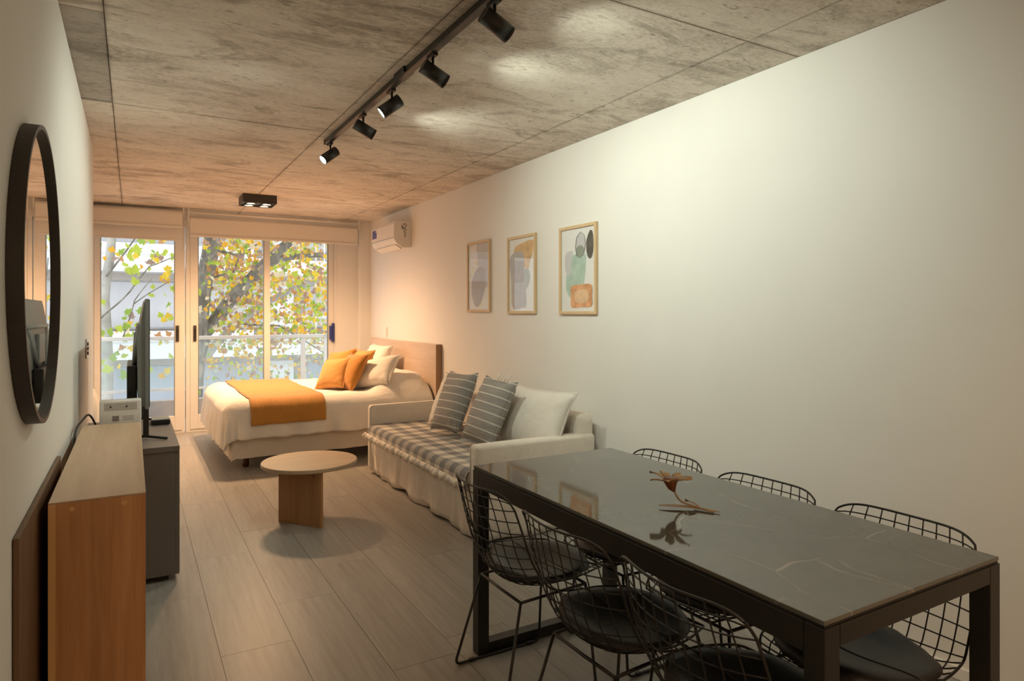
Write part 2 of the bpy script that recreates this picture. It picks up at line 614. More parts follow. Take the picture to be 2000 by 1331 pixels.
# window wall: lintel and right pier (with a small pilaster in the corner)
struct(box('wall_lintel', XREC, XR, YF - 0.02, YF + 0.18, 2.44, ZC, M_wall))
struct(box('wall_pier', 2.335, XR, YF - 0.02, YF + 0.18, 0, 2.44, M_wall))
struct(box('wall_pilaster', 2.60, XR, YF - 0.14, YF - 0.02, 0, ZC, M_wall))
struct(box('baseboard_right', XR - 0.012, XR, YB, YF - 0.14, 0, 0.05, M_white, r=0.003))

# ---- sliding windows
def stile(name, x0, x1, z0, z1, parent, y0=YF - 0.005, y1=YF + 0.055):
    return box(name, x0, x1, y0, y1, z0, z1, M_alu, parent, r=0.004)

def sash(parent, x0, x1, left_w, right_w, yo, zbot=0.03, ztop=2.40):
    y0, y1 = YF + yo, YF + yo + 0.04
    box('stile', x0, x0 + left_w, y0, y1, zbot, ztop, M_alu, parent, r=0.004)
    box('stile', x1 - right_w, x1, y0, y1, zbot, ztop, M_alu, parent, r=0.004)
    box('bottom_rail', x0 + left_w, x1 - right_w, y0, y1, zbot, zbot + 0.17, M_alu, parent, r=0.004)
    box('top_rail', x0 + left_w, x1 - right_w, y0, y1, ztop - 0.07, ztop, M_alu, parent, r=0.004)
    box('gasket', x0 + left_w - 0.001, x0 + left_w + 0.006, y0 - 0.001, y1, zbot + 0.17, ztop - 0.07, M_plast, parent)
    box('gasket', x1 - right_w - 0.006, x1 - right_w + 0.001, y0 - 0.001, y1, zbot + 0.17, ztop - 0.07, M_plast, parent)
    box('pane', x0 + left_w, x1 - right_w, y0 + 0.016, y0 + 0.022, zbot + 0.17, ztop - 0.07, M_glass, parent)

def pull(parent, xc, zc, mat, w=0.034, h=0.19):
    h_ = box('pull_handle', xc - w / 2, xc + w / 2, YF - 0.035, YF - 0.02, zc - h / 2, zc + h / 2, mat, parent, r=0.004)
    box('handle_lever', xc - w * 0.2, xc + w * 0.2, YF - 0.045, YF - 0.033, zc - h * 0.3, zc + h * 0.3, M_black, h_, r=0.003)
    return h_

win1 = struct(empty('window_1', (0, 0, 0)))
multibox('outer_frame', [(XREC, XREC + 0.05, YF - 0.01, YF + 0.10, 0.0, 2.44), (XREC + 0.05, 0.535, YF - 0.01, YF + 0.10, 0, 0.03), (XREC + 0.05, 0.535, YF - 0.01, YF + 0.10, 2.40, 2.44), (0.505, 0.535, YF - 0.01, YF + 0.10, 0.03, 2.40)], M_alu, win1)
sash(win1, XREC + 0.05, 0.505, 0.06, 0.078, -0.02)
pull(win1, 0.455, 1.166, M_frame_dk)
win2 = struct(empty('window_2', (0, 0, 0)))
multibox('outer_frame', [(0.545, 0.59, YF - 0.01, YF + 0.10, 0.03, 2.40), (0.545, 2.335, YF - 0.01, YF + 0.10, 0, 0.03), (0.545, 2.335, YF - 0.01, YF + 0.10, 2.40, 2.44), (2.30, 2.335, YF - 0.01, YF + 0.10, 0.03, 2.40)], M_alu, win2)
sash(win2, 0.59, 1.49, 0.086, 0.073, -0.02)
sash(win2, 1.42, 2.30, 0.07, 0.076, 0.03)
pull(win2, 0.640, 1.166, M_frame_dk)
M_blue = plain('blue_plastic', (0.03, 0.045, 0.20), 0.4)
h3 = box('lock_handle', 2.235, 2.268, YF - 0.02, YF + 0.03, 1.06, 1.24, M_blue, win2, r=0.004)
box('lock_slider', 2.268, 2.292, YF - 0.03, YF + 0.03, 1.03, 1.275, M_blue, h3, r=0.004)

# ================================================================== OUTSIDE
M_balc = plain('grey_balcony_concrete', (0.36, 0.35, 0.34), 0.8)
M_rail = plain('white_rail_paint', (0.66, 0.69, 0.69), 0.4, noise_amt=0.02)
balc = tag(empty('balcony', (0, YF + 0.2, 0)), 'narrow concrete balcony with low grey kerb outside the sliding doors', 'balcony')
bo = balc.location
def B(name, x0, x1, y0, y1, z0, z1, mat, parent=balc, **k):
    return box(name, x0, x1, y0 - bo.y, y1 - bo.y, z0, z1, mat, parent, **k)
B('floor_slab', -1.6, 3.0, YF + 0.2, 10.1, -0.16, -0.01, M_balc)
B('kerb', -1.6, 3.0, 9.86, 10.02, -0.01, 0.24, M_balc)
rail = tag(empty('balcony_railing', (0, 9.92, 0.24)), 'white metal balcony railing with glass panels beyond the sliding doors', 'railing')
def R(name, x0, x1, y0, y1, z0, z1, mat, **k):
    return box(name, x0, x1, y0 - 9.92, y1 - 9.92, z0 - 0.24, z1 - 0.24, mat, rail, **k)
R('top_rail', -1.5, 2.56, 9.89, 9.95, 1.045, 1.095, M_rail, r=0.006)
R('bottom_rail', -1.5, 2.56, 9.905, 9.935, 0.37, 0.40, M_rail)
px_ = [-1.5, -0.02 - 0.75, 0.75, 2.16, 2.5]
for q in (-1.48, 2.175, 2.51):
    R('post', q - 0.03, q + 0.03, 9.90, 9.94, 0.24, 1.045, M_rail)
for a, b2 in ((-1.44, 2.14), (2.21, 2.475)):
    R('glass_panel', a, b2, 9.915, 9.925, 0.40, 1.045, M_bglass)
R('side_rail', 2.50, 2.55, YF + 0.25, 9.89, 1.045, 1.095, M_rail, r=0.006)

# building across the street
M_fac = plain('white_facade_render', (0.66, 0.67, 0.69), 0.8, noise_amt=0.03, nscale=0.6)
M_facb = plain('beige_facade_render', (0.38, 0.35, 0.315), 0.8, noise_amt=0.05, nscale=0.6)
M_curt = plain('pale_ribbed_shutter', (0.47, 0.48, 0.50), 0.7, noise_amt=0.05, nscale=1.0)
M_curtb = plain('bluish_ribbed_shutter', (0.36, 0.40, 0.45), 0.7, noise_amt=0.05, nscale=1.0)
M_mesh = plain('grey_mesh_rail', (0.30, 0.32, 0.35), 0.6)
YB2 = 24.0
bld = tag(empty('apartment_building', (3, YB2, -9)), 'white apartment block with ribbed shutters and balconies across the street', 'building')
def A(name, x0, x1, y0, y1, z0, z1, mat, parent=bld):
    return box(name, x0 - 3, x1 - 3, y0 - YB2, y1 - YB2, z0 + 9, z1 + 9, mat, parent)
A('wall', -9, 16, YB2 + 1.2, YB2 + 1.6, -9, 12, M_facb)
def corrugated(x0, x1, z0, z1, y, mat, parent):
    v, f = [], []
    n = int((x1 - x0) / 0.16)
    for i in range(n + 1):
        xx = x0 + (x1 - x0) * i / n
        d = 0.05 if i % 2 else 0.0
        v += [(xx - 3, y + d - YB2, z0 + 9), (xx - 3, y + d - YB2, z1 + 9)]
    for i in range(n):
        f.append((2 * i, 2 * i + 2, 2 * i + 3, 2 * i + 1))
    return mesh_obj('ribbed_shutter', v, f, mat, parent)
for k in range(-3, 4):
    zb = 2.74 + 2.8 * k
    A('floor_band', -9, 16, YB2, YB2 + 1.2, zb, zb + 0.56, M_fac)
    A('lintel', -9, 16, YB2 + 0.9, YB2 + 1.2, zb - 0.25, zb, M_facb)
    A('parapet', -9, 3.6, YB2 - 0.05, YB2 + 0.1, zb + 0.56, zb + 0.9, M_fac)
    rl = A('balcony_rail', 3.8, 16, YB2, YB2 + 0.05, zb + 1.32, zb + 1.40, M_rail)
    for b_x in [3.9 + 0.3 * q for q in range(24)]:
        A('baluster', b_x, b_x + 0.04, YB2 + 0.01, YB2 + 0.04, zb + 0.56, zb + 1.32, M_rail, bld) if -1 <= k <= 0 else None
    if -2 <= k <= 1:
        wx = -8.5
        wi = 0
        while wx < 15:
            w = (3.4, 2.2, 2.8)[wi % 3]
            wn_ = A('window_frame', wx - 0.06, wx + w + 0.06, YB2 + 1.08, YB2 + 1.2, zb - 1.85, zb - 0.25, M_fac)
            cs = corrugated(wx, wx + w * (0.72 if wi % 2 else 1.0), zb - 1.80, zb - 0.30, YB2 + 0.98, M_curtb if k <= -1 else M_curt, bld)
            wx += w + (0.55, 0.9, 0.35)[wi % 3]
            wi += 1
A('mesh_panel', 1.0, 3.4, YB2 + 0.0, YB2 + 0.06, 3.42, 3.75, M_mesh)
A('drain_pipe', 6.1, 6.22, YB2 - 0.1, YB2, -5, 9, M_curt)
M_street = plain('grey_asphalt', (0.25, 0.25, 0.26), 0.9)
struct(box('floor_street', -30, 40, 10.6, 40, -9.2, -9.0, M_street))

# trees
def leaf_mat(name, c):
    m = bpy.data.materials.new(name)
    m.use_nodes = True
    nt = m.node_tree
    nt.nodes.clear()
    v = coords(nt)
    f = tex_noise(nt, v, 18, 3)
    r = ramp(nt, [(0.3, tuple(q * 0.72 for q in c)), (0.7, c)])
    nt.links.new(f, r.inputs[0])
    d = N(nt, 'ShaderNodeBsdfDiffuse')
    t = N(nt, 'ShaderNodeBsdfTranslucent')
    nt.links.new(r.outputs[0], d.inputs[0]); nt.links.new(r.outputs[0], t.inputs[0])
    mx = N(nt, 'ShaderNodeMixShader'); mx.inputs[0].default_value = 0.5
    nt.links.new(d.outputs[0], mx.inputs[1]); nt.links.new(t.outputs[0], mx.inputs[2])
    o = N(nt, 'ShaderNodeOutputMaterial'); nt.links.new(mx.outputs[0], o.inputs[0])
    return m
LEAF = [leaf_mat('leaf_lime', (0.52, 0.62, 0.10)), leaf_mat('leaf_green', (0.33, 0.48, 0.10)), leaf_mat('leaf_yellow', (0.85, 0.62, 0.08)),
        leaf_mat('leaf_gold', (0.85, 0.47, 0.06)), leaf_mat('leaf_rust', (0.62, 0.34, 0.16)), leaf_mat('leaf_brown', (0.44, 0.31, 0.26)), leaf_mat('leaf_pale', (0.80, 0.70, 0.50))]
def bark_mat():
    m, nt, b = new_mat('plane_tree_bark')
    v = coords(nt, (3, 3, 1.4))
    f = tex_noise(nt, v, 2.6, 5, 0.6, 0.6)
    r = ramp(nt, [(0.34, (0.10, 0.092, 0.08)), (0.52, (0.18, 0.168, 0.146)), (0.66, (0.29, 0.275, 0.235)), (0.75, (0.19, 0.172, 0.14))])
    nt.links.new(f, r.inputs[0])
    nt.links.new(r.outputs[0], b.inputs['Base Color'])
    b.inputs['Roughness'].default_value = 0.9
    bump(nt, b, f, 0.4, 0.03)
    return m
M_bark = bark_mat()
M_barkp = plain('pale_bark', (0.33, 0.33, 0.31), 0.9, noise_amt=0.25, nscale=5)

def leaf_mesh(seed, fold):
    r = random.Random(seed)
    lobes = [(-0.00, -0.5), (0.16, -0.30), (0.46, -0.30), (0.34, -0.10), (0.55, 0.12), (0.26, 0.14), (0.22, 0.30), (0.0, 0.58)]
    pts = [(x_ * r.uniform(0.9, 1.1), y_ * r.uniform(0.92, 1.08)) for x_, y_ in lobes]
    pts += [(-x_ * r.uniform(0.9, 1.1), y_) for x_, y_ in pts[1:-1][::-1]]
    v = [(px, py, fold * abs(px) + 0.12 * py * py) for px, py in pts] + [(0, 0.02, -0.03)]
    n = len(pts)
    return v, [(i, (i + 1) % n, n) for i in range(n)]

LEAF_V = [leaf_mesh(i, f) for i, f in enumerate((0.15, 0.4, -0.25))]
LEAF_ME = {}
for vi, (v, f) in enumerate(LEAF_V):
    for mi, mm in enumerate(LEAF):
        me = bpy.data.meshes.new('leaf')
        me.from_pydata(v, [], f)
        me.materials.append(mm)
        LEAF_ME[vi, mi] = me

def leaves(tree, spots, n_single, weights, rr):
    """spots: list of (point, size). largest seen first as own parts, the rest one joined part"""
    spots = sorted(spots, key=lambda s_: -s_[1] / s_[0].length)
    stuffv, stufff, stuffm = [], [], []
    base = tree.location
    for k, (p, sz) in enumerate(spots):
        vi = rr.randrange(3)
        mi = rr.choices(range(len(LEAF)), weights)[0]
        rot = Euler((rr.uniform(0.5, 2.2), rr.uniform(-0.7, 0.7), rr.uniform(-1.3, 1.3)))
        if k < n_single:
            o = bpy.data.objects.new('leaf', LEAF_ME[vi, mi])
            COL.objects.link(o)
            o.parent = tree
            o.location = p - base
            o.rotation_euler = rot
            o.scale = (sz, sz, sz)
        else:
            M = Matrix.Translation(p - base) @ rot.to_matrix().to_4x4() @ Matrix.Scale(sz, 4)
            v, f = LEAF_V[vi]
            b0 = len(stuffv)
            stuffv += [M @ Vector(q) for q in v]
            stufff += [tuple(i + b0 for i in q) for q in f]
            stuffm += [mi] * len(f)
    if stuffv:
        o = mesh_obj('foliage', stuffv, stufff, None, tree)
        for mm in LEAF:
            o.data.materials.append(mm)
        o.data.polygons.foreach_set('material_index', stuffm)
        o['kind'] = 'stuff'

def branch(tree, name, pts, r0, r1, mat=None, sides=9):
    path = []
    P_ = [Vector(p) - tree.location for p in pts]
    for i in range(len(P_) - 1):
        for k in range(5):
            t = k / 5
            a, b2 = P_[i], P_[i + 1]
            path.append(a.lerp(b2, t))
    path.append(P_[-1])
    n = len(path)
    path = [p + Vector((noise.noise(p * 1.7) * 0.03, 0, noise.noise(p * 1.7 + Vector((5, 5, 5))) * 0.03)) for p in path]
    radii = [r0 + (r1 - r0) * i / (n - 1) for i in range(n)]
    return tube(name, path, r0, mat or M_bark, tree, sides, radii)

T1 = tag(empty('plane_tree', (1.0, 12.2, -9)), 'tall leaning plane tree with autumn leaves outside the right window', 'tree')
branch(T1, 'trunk', [(0.78, 12.2, -9), (0.8, 12.2, -3), (0.86, 12.2, 0.1), (0.98, 12.2, 1.5), (1.16, 12.2, 2.6), (1.35, 12.3, 4.2)], 0.19, 0.115, sides=14)
branch(T1, 'branch', [(0.82, 12.3, 0.2), (1.06, 12.35, 1.06), (1.50, 12.4, 1.62), (1.98, 12.4, 2.22), (2.5, 12.4, 2.75), (3.1, 12.5, 3.6)], 0.13, 0.075)
branch(T1, 'branch', [(1.98, 12.4, 2.20), (2.3, 12.45, 2.38), (2.75, 12.5, 2.48), (3.1, 12.5, 2.50)], 0.07, 0.045)
branch(T1, 'branch', [(0.84, 13.0, 0.2), (1.3, 13.0, 0.85), (1.7, 13.0, 1.25), (2.2, 13.1, 1.62), (2.8, 13.1, 1.95), (3.5, 13.2, 2.08)], 0.085, 0.05, M_barkp)
branch(T1, 'branch', [(1.7, 12.5, 1.22), (2.3, 12.4, 1.18), (2.65, 12.3, 0.95), (3.2, 12.2, 0.55)], 0.022, 0.012, sides=6)
branch(T1, 'branch', [(1.16, 12.2, 2.5), (1.6, 12.2, 2.42), (1.9, 12.1, 2.62)], 0.03, 0.015, sides=6)
branch(T1, 'branch', [(1.05, 12.2, 1.95), (1.5, 12.1, 2.1), (1.62, 12.0, 2.55)], 0.022, 0.012, sides=6)
rr = random.Random(11)
spots = []
for _ in range(7000):
    yq = rr.uniform(11.4, 15.5)
    t = rr.random() ** 0.8
    z = 0.75 + 3.0 * t if rr.random() < 0.86 else rr.uniform(-0.6, 0.9)
    xq = rr.uniform(1.05, 3.3) * yq / 12.2
    dens = 0.5 + 0.5 * noise.noise(Vector((xq * 1.6, yq * 0.5, z * 1.6)))
    if rr.random() > dens * 1.7 - 0.15:
        continue
    spots.append((Vector((xq, yq, z)), rr.uniform(0.05, 0.12)))
leaves(T1, spots, 300, (20, 9, 18, 17, 16, 18, 22), rr)

T2 = tag(empty('young_plane_tree', (-0.42, 12.6, -9)), 'slender plane tree with pale trunk and yellow leaves outside the left window', 'tree')
branch(T2, 'trunk', [(-0.40, 12.6, -9), (-0.40, 12.6, -2), (-0.36, 12.6, 0.6), (-0.40, 12.6, 1.6), (-0.32, 12.6, 2.4), (-0.2, 12.6, 3.6)], 0.11, 0.06, M_barkp, 10)
branch(T2, 'branch', [(-0.5, 12.2, 1.25), (-0.05, 12.0, 1.75), (0.22, 11.8, 2.15), (0.6, 11.6, 2.3)], 0.016, 0.008, sides=5)
branch(T2, 'branch', [(-0.12, 11.9, 1.0), (0.02, 11.8, 1.6), (0.25, 11.7, 1.95)], 0.012, 0.006, sides=5)
branch(T2, 'branch', [(0.0, 11.9, 1.55), (0.35, 11.8, 1.8), (0.62, 11.7, 2.0)], 0.01, 0.006, sides=5)
branch(T2, 'branch', [(-0.36, 12.5, 2.0), (-0.1, 12.3, 2.4), (0.15, 12.1, 2.8)], 0.02, 0.01, sides=5)
branch(T2, 'branch', [(0.7, 11.6, 2.2), (0.75, 11.6, 1.7), (0.82, 11.5, 1.3)], 0.008, 0.005, sides=5)
spots2 = []
for (cx, cz, sp, n_) in ((0.15, 2.30, 0.22, 14), (-0.45, 2.35, 0.2, 9), (0.5, 1.95, 0.22, 12), (0.2, 1.25, 0.25, 16), (-0.1, 1.1, 0.22, 10), (0.75, 1.35, 0.18, 9), (-0.25, 2.7, 0.22, 10), (0.3, 2.75, 0.3, 11), (-0.5, 1.1, 0.15, 5), (0.2, 0.3, 0.45, 12), (0.5, -0.3, 0.4, 8), (0.75, 1.75, 0.15, 4), (-0.3, 0.6, 0.2, 5)):
    for _ in range(int(n_ * 1.7)):
        yq = rr.uniform(11.2, 12.4)
        spots2.append((Vector((cx + rr.gauss(0, sp), yq, cz + rr.gauss(0, sp * 0.7))), rr.uniform(0.08, 0.17)))
leaves(T2, spots2, 260, (34, 24, 20, 14, 5, 4, 4), rr)

# ================================================================== ROLLER BLINDS
def blind(name, label, x0, x1, yr, zr, zbot, roll_r, second=None):
    t = tag(empty(name, ((x0 + x1) / 2, yr, ZC)), label, 'roller blind')
    o = t.location
    def L(p): return (p[0] - o.x, p[1] - o.y, p[2] - o.z)
    cyl('roller_tube', L((x0 + 0.015, yr, zr)), L((x1 - 0.015, yr, zr)), roll_r, M_blind, t, 24)
    box('cloth', x0 + 0.02 - o.x, x1 - 0.02 - o.x, -roll_r - 0.001, -roll_r + 0.0015, zbot - o.z, zr - o.z, M_blind, t)
    box('hem_bar', x0 + 0.02 - o.x, x1 - 0.02 - o.x, -roll_r - 0.009, -roll_r + 0.006, zbot - o.z - 0.004, zbot + 0.022 - o.z, M_blind, t, r=0.003)
    for xx in (x0, x1 - 0.012):
        box('bracket', xx - o.x, xx + 0.012 - o.x, -0.03, 0.03, zr - 0.035 - o.z, 0, M_white, t, r=0.003)
    if second:
        dy, dz, rr2, zb2 = second
        cyl('rear_roller', L((x0 + 0.015, yr + dy, zr + dz)), L((x1 - 0.015, yr + dy, zr + dz)), rr2, M_blind, t, 20)
        if zb2:
            box('rear_cloth', x0 + 0.015 - o.x, x1 - 0.015 - o.x, dy - rr2, dy - rr2 + 0.002, zb2 - o.z, zr + dz - o.z, M_blind, t)
            box('rear_hem_bar', x0 + 0.015 - o.x, x1 - 0.015 - o.x, dy - rr2 - 0.003, dy - rr2 + 0.004, zb2 - 0.004 - o.z, zb2 + 0.02 - o.z, M_blind, t, r=0.003)
    return t
blind('roller_blind', 'cream double roller blind above the left sliding door', XREC + 0.005, 0.515, 8.46, 2.555, 2.385, 0.035, (0.09, -0.01, 0.03, 2.245))
b2_ = blind('roller_blind', 'long cream roller blind with bare tube above the right windows', 0.555, 2.56, 8.44, 2.500, 2.295, 0.030, (-0.018, 0.074, 0.015, None))
cyl('pull_chain', (2.545 - b2_.location.x, -0.03, -0.12), (2.545 - b2_.location.x, -0.03, -0.34), 0.004, M_plast_l, b2_, 6)

# ================================================================== LAMPS
def spot_light(name, parent, loc, target, power, color, angle, blend, radius=0.02):
    l = bpy.data.lights.new(name, 'SPOT')
    l.energy = power
    l.color = color
    l.spot_size = angle
    l.spot_blend = blend
    l.shadow_soft_size = radius
    o = bpy.data.objects.new(name, l)
    COL.objects.link(o)
    o.location = loc
    d = Vector(target) - Vector(loc)
    o.rotation_euler = d.to_track_quat('-Z', 'Y').to_euler()
    if parent:
        o.parent = parent
    return o

# four-lamp ceiling boxes: one above the bed, its twin over the entrance behind the camera
def spot_box(label, loc, power):
    bx_t = tag(empty('ceiling_spot_box', loc), label, 'ceiling lamp')
    bw, bd, bh = 0.165, 0.155, 0.085
    box('housing', -bw, bw, -bd, bd, -bh + 0.012, 0, M_frame_dk, bx_t, r=0.003)
    multibox('rim', [(-bw, bw, -bd, -bd + 0.012, -bh, -bh + 0.012), (-bw, bw, bd - 0.012, bd, -bh, -bh + 0.012), (-bw, -bw + 0.012, -bd + 0.012, bd - 0.012, -bh, -bh + 0.012), (bw - 0.012, bw, -bd + 0.012, bd - 0.012, -bh, -bh + 0.012)], M_frame_dk, bx_t)
    for sx in (-1, 1):
        for sy in (-1, 1):
            lx, ly = sx * 0.076, sy * 0.07
            ring('lamp_ring', (lx, ly, 0), 'Z', 0.052, 0.044, -bh + 0.012, -bh - 0.004, M_frame_dk, bx_t, 28)
            disc('lamp_lens', (lx, ly, -bh + 0.004), 'Z', 0.044, M_bulb_w, bx_t, 28, True)
            spot_light('lamp_light', bx_t, (lx, ly, -bh - 0.008), (lx + sx * 0.12, ly + sy * 0.12, -2.0), power, WARM, math.radians(150), 1.0, 0.04)
spot_box('black square ceiling lamp with four warm round spots above the bed', (1.13, 7.26, ZC), P_BOX)
spot_box('black square ceiling lamp with four warm spots over the entrance', (1.13, -0.55, ZC), P_ENTRY)

# track with five heads
trk = tag(empty('track_light', (1.18, 3.2, ZC)), 'black ceiling track with five adjustable cylinder spot heads', 'track light')
def T(p): return (p[0] - 1.18, p[1] - 3.2, p[2] - ZC)
box('track_rail', -0.018, 0.018, 1.6 - 3.2, 4.63 - 3.2, -0.034, -0.002, M_blackm, trk, r=0.003)
box('end_cap', -0.02, 0.02, 1.43, 1.445, -0.036, -0.001, M_black, trk, r=0.002)
box('live_feed', -0.028, 0.028, -0.14, 0.0, -0.03, 0.0, M_black, trk, r=0.003)
heads = [(2.20, (2.74, 2.25, 1.75), 0.8), (2.795, (2.74, 2.75, 1.75), 1.0), (3.346, (-0.25, 3.80, 1.35), 0.85), (3.847, (2.74, 3.75, 1.75), 0.9), (4.60, (-0.25, 4.35, 1.35), 0.85)]
for (hy, tgt, pw) in heads:
    piv = Vector((1.195, hy, ZC - 0.112))
    aim = (Vector(tgt) - piv).normalized()
    box('adapter', 0.0, 0.024, hy - 3.2 - 0.04, hy - 3.2 + 0.04, -0.044, -0.030, M_black, trk, r=0.002)
    cyl('stem', T((1.195, hy, ZC - 0.04)), T(piv), 0.006, M_black, trk, 10)
    p0 = piv - aim * 0.055
    p1 = piv + aim * 0.062
    cen = Vector((0, 0, 0))
    h_ = cyl('spot_head', T(p0), T(p1), 0.034, M_blackm, trk, 28)
    # hollow front: ring + glowing lens slightly inside
    q = aim.to_track_quat('Z', 'Y')
    rg = ring('head_rim', (0, 0, 0), 'Z', 0.0345, 0.030, 0.0, 0.010, M_black, h_, 28)
    rg.location = T(p1); rg.rotation_euler = q.to_euler()
    ln = disc('lens', (0, 0, 0.002), 'Z', 0.030, M_bulb_c, h_, 24)
    ln.location = T(p1); ln.rotation_euler = q.to_euler()
    lo = p1 + aim * 0.014
    spot_light('spot_light', trk, T(lo), T(tgt), P_HEAD * pw, COOL, math.radians(118), 0.75, 0.028)

# ================================================================== WALL THINGS
# round mirror on the left wall
MR, MY, MZ = 0.415, 2.275, 1.508
mir = tag(empty('round_mirror', (XL + 0.003, MY, MZ), (0, 0, -0.0055)), 'round wall mirror in a deep dark frame on the left wall', 'mirror')
ring('frame', (0, 0, 0), 'X', MR, MR - 0.012, 0.0, 0.034, M_frame_dk, mir, 96)
disc('mirror_glass', (0.020, 0, 0), 'X', MR - 0.011, M_mirror, mir, 96)
disc('back_plate', (0.014, 0, 0), 'X', MR - 0.011, M_frame_dk, mir, 96)

# thin brown grained panel flat against the left wall
brd = tag(box('brown_panel', 0, 0.012, 0, 1.06, 0, 0.86, M_board, r=0.001), 'tall brown panel flat against the left wall behind the console', 'board')
brd.location = (XL + 0.002, 1.957, 0)

def outlet(name, label, loc, axis, mat, mat2):
    t = tag(empty(name, loc), label, 'socket')
    s_ = -1 if axis < 0 else 1
    box('cover_plate', min(0, 0.010 * s_), max(0, 0.010 * s_), -0.036, 0.036, -0.058, 0.058, mat, t, r=0.003)
    for dz in (-0.028, 0.0, 0.028):
        box('switch_key', min(0.010 * s_, 0.016 * s_), max(0.010 * s_, 0.016 * s_), -0.022, 0.022, dz - 0.011, dz + 0.011, mat2, t, r=0.002)
    return t
outlet('wall_switch', 'steel switch plate with dark keys on left wall above the television cabinet', (XL, 4.80, 1.185), 1, M_chrome, M_frame_dk)
outlet('wall_socket', 'small cream wall socket above the headboard', (XR, 7.87, 1.175), -1, M_white, M_white)

# framed prints
M_paper = plain('off_white_paper', (0.76, 0.765, 0.74), 0.7, noise_amt=0.02)
def ink(name, c, amt=0.15):
    return plain(name, c, 0.75, noise_amt=amt, nscale=14)
I_lav = ink('lavender_wash', (0.56, 0.555, 0.57), 0.05)
I_mauve = ink('mauve_wash', (0.47, 0.45, 0.45), 0.06)
I_grey = ink('grey_wash', (0.43, 0.455, 0.445), 0.08)
I_och = ink('ochre_wash', (0.66, 0.45, 0.24), 0.15)
I_sage = ink('sage_wash', (0.42, 0.55, 0.47), 0.12)
I_olive = ink('olive_wash', (0.27, 0.31, 0.25), 0.15)
I_dark = ink('charcoal_ink', (0.10, 0.10, 0.085), 0.25)
I_ora = ink('apricot_wash', (0.72, 0.36, 0.17), 0.25)
I_orai = ink('pale_apricot_wash', (0.74, 0.50, 0.30), 0.15)
def blob(pts, n=6):
    """closed Catmull-Rom through pts"""
    out = []
    m = len(pts)
    for i in range(m):
        p0, p1, p2, p3 = (Vector((*pts[(i + k) % m], 0)) for k in (-1, 0, 1, 2))
        for k in range(n):
            t = k / n
            out.append(0.5 * ((2 * p1) + (-p0 + p2) * t + (2 * p0 - 5 * p1 + 4 * p2 - p3) * t * t + (-p0 + 3 * p1 - 3 * p2 + p3) * t ** 3))
    return [(q.x, q.y) for q in out]
def picture(label, y_far, y_near, z0, z1, shapes, lines=()):
    w, h = y_far - y_near, z1 - z0
    t = tag(empty('framed_print', (XR, y_far, z0)), label, 'picture', 'three framed abstract prints on the right wall')
    fw, dp = 0.022, 0.022
    box('frame_bar', -dp, 0, -w, -w + fw, 0, h, M_frame_w, t, r=0.002)
    box('frame_bar', -dp, 0, -fw, 0, 0, h, M_frame_w, t, r=0.002)
    box('frame_bar', -dp, 0, -w + fw, -fw, 0, fw, M_frame_w, t, r=0.002)
    box('frame_bar', -dp, 0, -w + fw, -fw, h - fw, h, M_frame_w, t, r=0.002)
    pr = box('print_sheet', -0.008, -0.004, -w + fw, -fw, fw, h - fw, M_paper, t)
    # shapes given in 0..1, u to the right (towards the camera), v downwards
    for k, (pts, mm) in enumerate(shapes):
        xx = -0.0084 - 0.0004 * k
        bl = blob(pts)
        v = [(xx, -fw - q[0] * (w - 2 * fw), h - fw - q[1] * (h - 2 * fw)) for q in bl]
        mesh_obj('painted_shape', v, [tuple(range(len(v)))], mm, pr)
    for (pts, rad) in lines:
        path = [(-0.0105, -fw - q[0] * (w - 2 * fw), h - fw - q[1] * (h - 2 * fw)) for q in pts]
        tube('ink_line', path, rad, I_dark, pr, 4)
    box('glass_pane', -0.0150, -0.0135, -w + fw, -fw, fw, h - fw, M_pglass, t)
    return t
picture('framed print of pale lavender shapes, nearest the air conditioner', 5.557, 5.105, 1.415, 2.06,
        [([(0.42, 0.0), (0.98, 0.0), (0.97, 0.4), (0.9, 0.66), (0.6, 0.64), (0.46, 0.3)], I_lav),
         ([(0.5, 0.36), (0.8, 0.42), (0.78, 0.7), (0.55, 0.93), (0.3, 0.94), (0.14, 0.75), (0.2, 0.5)], I_mauve)])
picture('framed print of ochre arch over a mauve column, in the middle of three', 4.793, 4.347, 1.40, 2.035,
        [([(0.22, 0.12), (0.5, 0.07), (0.92, 0.05), (0.93, 0.2), (0.8, 0.35), (0.72, 0.5), (0.6, 0.4), (0.25, 0.25)], I_och),
         ([(0.55, 0.46), (0.75, 0.44), (0.82, 0.55), (0.72, 0.68), (0.58, 0.7)], I_grey),
         ([(0.04, 0.24), (0.55, 0.2), (0.6, 0.5), (0.68, 0.9), (0.5, 0.96), (0.14, 0.95), (0.08, 0.6)], I_mauve)])
